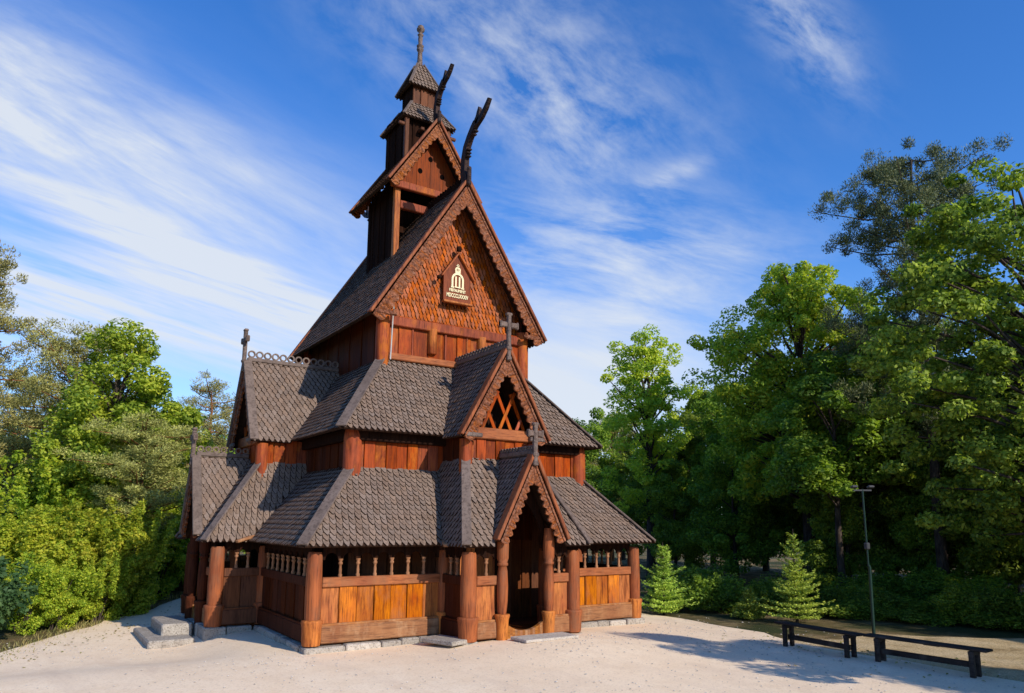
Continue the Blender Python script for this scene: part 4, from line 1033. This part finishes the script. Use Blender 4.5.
# trees outside the frame on the right whose shadows fall across the yard and the wood
off = [(6.7, -22.5, .70), (5.4, -17.2, .66), (6.4, -19.6, .6), (15.5, -21.5, 1.1), (20.5, -17.0, 1.25), (14.2, -26, 1.0), (17, -25, 1.3), (23.5, -21, 1.3), (25, -13.5, 1.2)]
for i, (x, y, s) in enumerate(off):
    place('forest_tree', deepR[i % 2], (x, y), 'leafy tree beside the yard that shades the benches', group='trees shading the yard', rz=i * .9, s=(s, s, s))

# --- dry grass along the edges of the yard
def grass(name, pts, n, h, mat):
    P = []; N = []; T = []
    for (x, y, r) in pts:
        a = RNG.normal(size=(n, 2)) * r; hh = h * RNG.uniform(.4, 1.2, (n, 1)); x_ = x + a[:, :1]; y_ = y + a[:, 1:]
        z_ = gz(x_, y_) + hh * .45; P.append(np.concatenate([x_, y_, z_], 1)); T.append(np.concatenate([RNG.normal(size=(n, 2)) * .4, np.ones((n, 1))], 1)); q = RNG.normal(size=(n, 3)); q[:, 2] *= .2; N.append(q)
    me = leaf_mesh(name, np.concatenate(P), np.concatenate(N), h, M[mat], .1, False, np.concatenate(T)); o = bpy.data.objects.new(name, me); COL.objects.link(o); return o
E = []
for a, b in (((-10.2, -2.2), (-8.2, 2.2)), ((-8.2, 2.2), (-6.6, 5.2)), ((-6.6, 5.2), (-4, 8.4))):
    for k in range(9): t = k / 9; E.append((a[0] + (b[0] - a[0]) * t, a[1] + (b[1] - a[1]) * t, .3))
tag(grass('grass', E, 45, .14, 'drygrass'), 'dry grass tufts along the edges of the gravel', 'grass', kind='stuff')

# --- loose pebbles and fallen leaves on the yard
pb = MB(); fl_ = []
for i in range(2600):
    x, y = random.uniform(-11, 5.2), random.uniform(-14.5, -5.4)
    if i % 3 == 0: x, y = random.choice([(-4.7, -5.3), (0, -6.9), (4.6, -6), (5.0, -9), (-7, -1.5), (-8.6, -.5)]); x += random.gauss(0, 1.1); y += random.gauss(0, .6)
    if -4.5 < x < 4.5 and y > -5.3 or abs(x) < 1.8 and y > -6.4 or x < -4.3 and x > -5.9 and y > -1.4: continue
    r = random.uniform(.008, .024) * (1.6 if random.random() < .06 else 1); z = float(gz(x, y)) + .052
    a = random.random() * 6.28; c, s_ = math.cos(a), math.sin(a)
    q = [(1, 0, .1), (.3, .8, .15), (-.8, .5, .1), (-.7, -.6, .15), (.4, -.9, .1), (.1, 0, .75)]
    pb.add([(x + r * (c * u - s_ * v), y + r * (s_ * u + c * v), z + r * w) for u, v, w in q], [(0, 1, 5), (1, 2, 5), (2, 3, 5), (3, 4, 5), (4, 0, 5)])
tag(pb.build('pebbles', M['slab']), 'loose pebbles scattered over the pale gravel yard', 'pebbles', kind='stuff')
n_ = 420; th = RNG.uniform(0, 1, n_); xs_ = np.where(th < .5, -9.6 + th * 12, 4.9 + RNG.normal(size=n_) * .9); ys_ = np.where(th < .5, -1.6 + th * 14, -10.5 + RNG.normal(size=n_) * 2.2)
xs_ = xs_ + RNG.normal(size=n_) * .45 ; ys_ = ys_ + RNG.normal(size=n_) * .45
PL = np.stack([xs_, ys_, gz(xs_, ys_) + .065], 1); NL = RNG.normal(size=(n_, 3)) * .25 + np.array([0, 0, 1])
ol = bpy.data.objects.new('fallen_leaves', leaf_mesh('fallen_leaves', PL, NL, .07, M['drygrass'])); COL.objects.link(ol); tag(ol, 'dry fallen leaves along the edges of the gravel yard', 'leaves', kind='stuff')

# ------------------------------------------------------------------ sun and sky
SUN_EL = math.radians(29.0); SUN_AZ = math.radians(-76.5)      # azimuth counter-clockwise from +x
sd = V((math.cos(SUN_AZ) * math.cos(SUN_EL), math.sin(SUN_AZ) * math.cos(SUN_EL), math.sin(SUN_EL)))
L = bpy.data.lights.new('sun', 'SUN'); L.energy = 5.0; L.angle = math.radians(.5); L.color = (1, .93, .82)
lo = bpy.data.objects.new('sun', L); COL.objects.link(lo); lo.rotation_euler = sd.to_track_quat('Z', 'Y').to_euler(); lo.location = sd * 60
w = bpy.data.worlds.new('World'); sc.world = w; w.use_nodes = True
class WM(Mat):
    def __init__(s): s.nt = w.node_tree; s.nt.nodes.clear(); s.out = s.n('ShaderNodeOutputWorld')
m = WM()
sky = m.n('ShaderNodeTexSky', sky_type='NISHITA'); sky.sun_disc = False; sky.sun_elevation = SUN_EL
sky.sun_rotation = math.atan2(sd.x, sd.y); sky.altitude = 100; sky.air_density = 1.0; sky.dust_density = .4; sky.ozone_density = 2.5
hsv = m.n('ShaderNodeHueSaturation'); hsv.inputs['Saturation'].default_value = 1.25; hsv.inputs['Value'].default_value = 1.0; m.l(sky.outputs[0], hsv.inputs['Color'])
tc = m.n('ShaderNodeTexCoord'); g = tc.outputs['Generated']
def dot(a):
    nd = m.n('ShaderNodeVectorMath', operation='DOT_PRODUCT'); m.l(g, nd.inputs[0]); nd.inputs[1].default_value = a; return nd.outputs['Value']
fwd = dot((.55322, .83303, 0)); den = m.math('MAXIMUM', m.math('ABSOLUTE', fwd), .08)
U = m.math('DIVIDE', dot((.83303, -.55322, 0)), den); Vv = m.math('DIVIDE', m.math('MAXIMUM', dot((0, 0, 1)), 0), den)
cmb = m.n('ShaderNodeCombineXYZ'); m.l(U, cmb.inputs[0]); m.l(Vv, cmb.inputs[1]); uv = cmb.outputs[0]
def streak(ang, sx, sy, scale, detail=7, rough=.58, dist=.2, seed=0):
    mp = m.n('ShaderNodeMapping', vector_type='TEXTURE'); mp.inputs['Rotation'].default_value = (0, 0, ang); mp.inputs['Scale'].default_value = (1 / sx, 1 / sy, 1); mp.inputs['Location'].default_value = (seed, seed * .7, seed)
    m.l(uv, mp.inputs['Vector']); return m.noise(mp.outputs[0], scale, detail, rough, dist)
def blob(u0, v0, ang, a, b):
    du = m.math('SUBTRACT', U, u0); dv = m.math('SUBTRACT', Vv, v0); ca, sa = math.cos(ang), math.sin(ang)
    x = m.math('ADD', m.math('MULTIPLY', du, ca / a), m.math('MULTIPLY', dv, sa / a)); yv = m.math('ADD', m.math('MULTIPLY', du, -sa / b), m.math('MULTIPLY', dv, ca / b))
    return m.math('EXPONENT', m.math('MULTIPLY', m.math('ADD', m.math('MULTIPLY', x, x), m.math('MULTIPLY', yv, yv)), -1.0))
def remap(x, lo_, hi_): return m.math('MULTIPLY', m.math('SUBTRACT', x, lo_), 1 / (hi_ - lo_), clamp=True)
a1 = -.46
s1 = remap(streak(a1, 1.0, 4.2, 2.6, seed=3.1), .28, .72); s2 = remap(streak(-.35, .8, 6.5, 3.2, seed=8.3), .36, .74); s3 = remap(streak(-.2, 1.3, 4.5, 4.2, 8, .6, .25, seed=1.7), .38, .75); s4 = remap(streak(-.7, 2.0, 3.6, 4.6, 8, .62, .2, 5.2), .36, .76)
tint = m.n('ShaderNodeMix', data_type='RGBA', blend_type='MULTIPLY'); tint.inputs[0].default_value = 1; m.l(hsv.outputs[0], tint.inputs[6]); tint.inputs[7].default_value = (1.15, 1.55, 2.12, 1)
fine = remap(streak(a1 - .05, 1.6, 9, 3.4, 7, .6, .35, 6.6), .32, .68); fine2 = remap(streak(-.30, 1.0, 16, 3.0, 6, .55, .1, 2.2), .32, .68)
terms = []
def cl(bl, tx, k): terms.append(m.math('MULTIPLY', m.math('MULTIPLY', bl, tx), k))
cl(blob(-.50, .50, a1, .44, .10), m.math('MULTIPLY', m.math('MULTIPLY_ADD', s1, .85, .25), m.math('MULTIPLY_ADD', fine, .45, .62)), 1.0)
cl(blob(-.78, .62, a1, .25, .13), m.math('MULTIPLY', m.math('MULTIPLY_ADD', s1, .9, .1), m.math('MULTIPLY_ADD', fine, .5, .5)), .9)
cl(blob(-.45, .36, -.40, .42, .035), m.math('MULTIPLY_ADD', fine2, .9, .15), 1.0)
cl(blob(-.36, .26, -.25, .42, .07), m.math('MULTIPLY', m.math('MULTIPLY_ADD', s2, .7, .4), m.math('MULTIPLY_ADD', fine2, .8, .35)), .95)
cl(blob(-.70, .30, -.2, .25, .08), m.math('MULTIPLY_ADD', fine2, .8, .2), .8)
cl(blob(.0, .68, -.5, .26, .12), s4, .72)
cl(blob(.07, .54, -.9, .12, .07), s4, .45)
cl(blob(.16, .385, -.12, .22, .085), s3, 1.05)
cl(blob(.12, .30, -.3, .25, .05), m.math('MULTIPLY_ADD', s3, .8, .1), .55)
cl(blob(.07, .20, 0, .22, .075), m.math('MULTIPLY_ADD', s2, .5, .6), .95)
cl(blob(.43, .74, -1.0, .12, .055), s4, .9)
cl(blob(.22, .49, .5, .07, .018), s3, .7)
cl(blob(.0, .0, 0, 1.8, .22), 1.0, .45)
den2 = terms[0]
for t in terms[1:]: den2 = m.math('ADD', den2, t)
den2 = m.math('MULTIPLY', m.math('MINIMUM', den2, .93), m.math('MULTIPLY', m.math('SUBTRACT', fwd, .02), 5.0, clamp=True))
mixc = m.mix(den2, tint.outputs[2], (7.2, 7.7, 8.4, 1))
bg = m.n('ShaderNodeBackground'); m.l(mixc, bg.inputs[0]); bg.inputs[1].default_value = .105; m.l(bg.outputs[0], m.out.inputs[0])

sc.cycles.max_bounces = 6; sc.cycles.diffuse_bounces = 3; sc.cycles.transmission_bounces = 3; sc.cycles.glossy_bounces = 2
# ------------------------------------------------------------------ camera
cam = bpy.data.cameras.new('camera'); co = bpy.data.objects.new('camera', cam); COL.objects.link(co); sc.camera = co
yaw, pit, rol = -.5862, .157, .009
f0 = V((-math.sin(yaw), math.cos(yaw), 0)); r0 = V((math.cos(yaw), math.sin(yaw), 0))
fw = f0 * math.cos(pit) + Z * math.sin(pit); u0 = Z * math.cos(pit) - f0 * math.sin(pit)
rr = r0 * math.cos(rol) + u0 * math.sin(rol); uu = u0 * math.cos(rol) - r0 * math.sin(rol)
mt = Matrix(((rr.x, uu.x, -fw.x, CAM[0]), (rr.y, uu.y, -fw.y, CAM[1]), (rr.z, uu.z, -fw.z, CAM[2]), (0, 0, 0, 1)))
co.matrix_world = mt
cam.sensor_width = 36; cam.sensor_fit = 'HORIZONTAL'; cam.lens = 735.288 / 1024 * 36; cam.shift_y = 57.427 / 1024; cam.clip_start = .1; cam.clip_end = 3000
sc.render.resolution_x, sc.render.resolution_y = 1024, 693
sc.view_settings.view_transform = 'Standard'; sc.view_settings.look = 'None'; sc.view_settings.exposure = 0
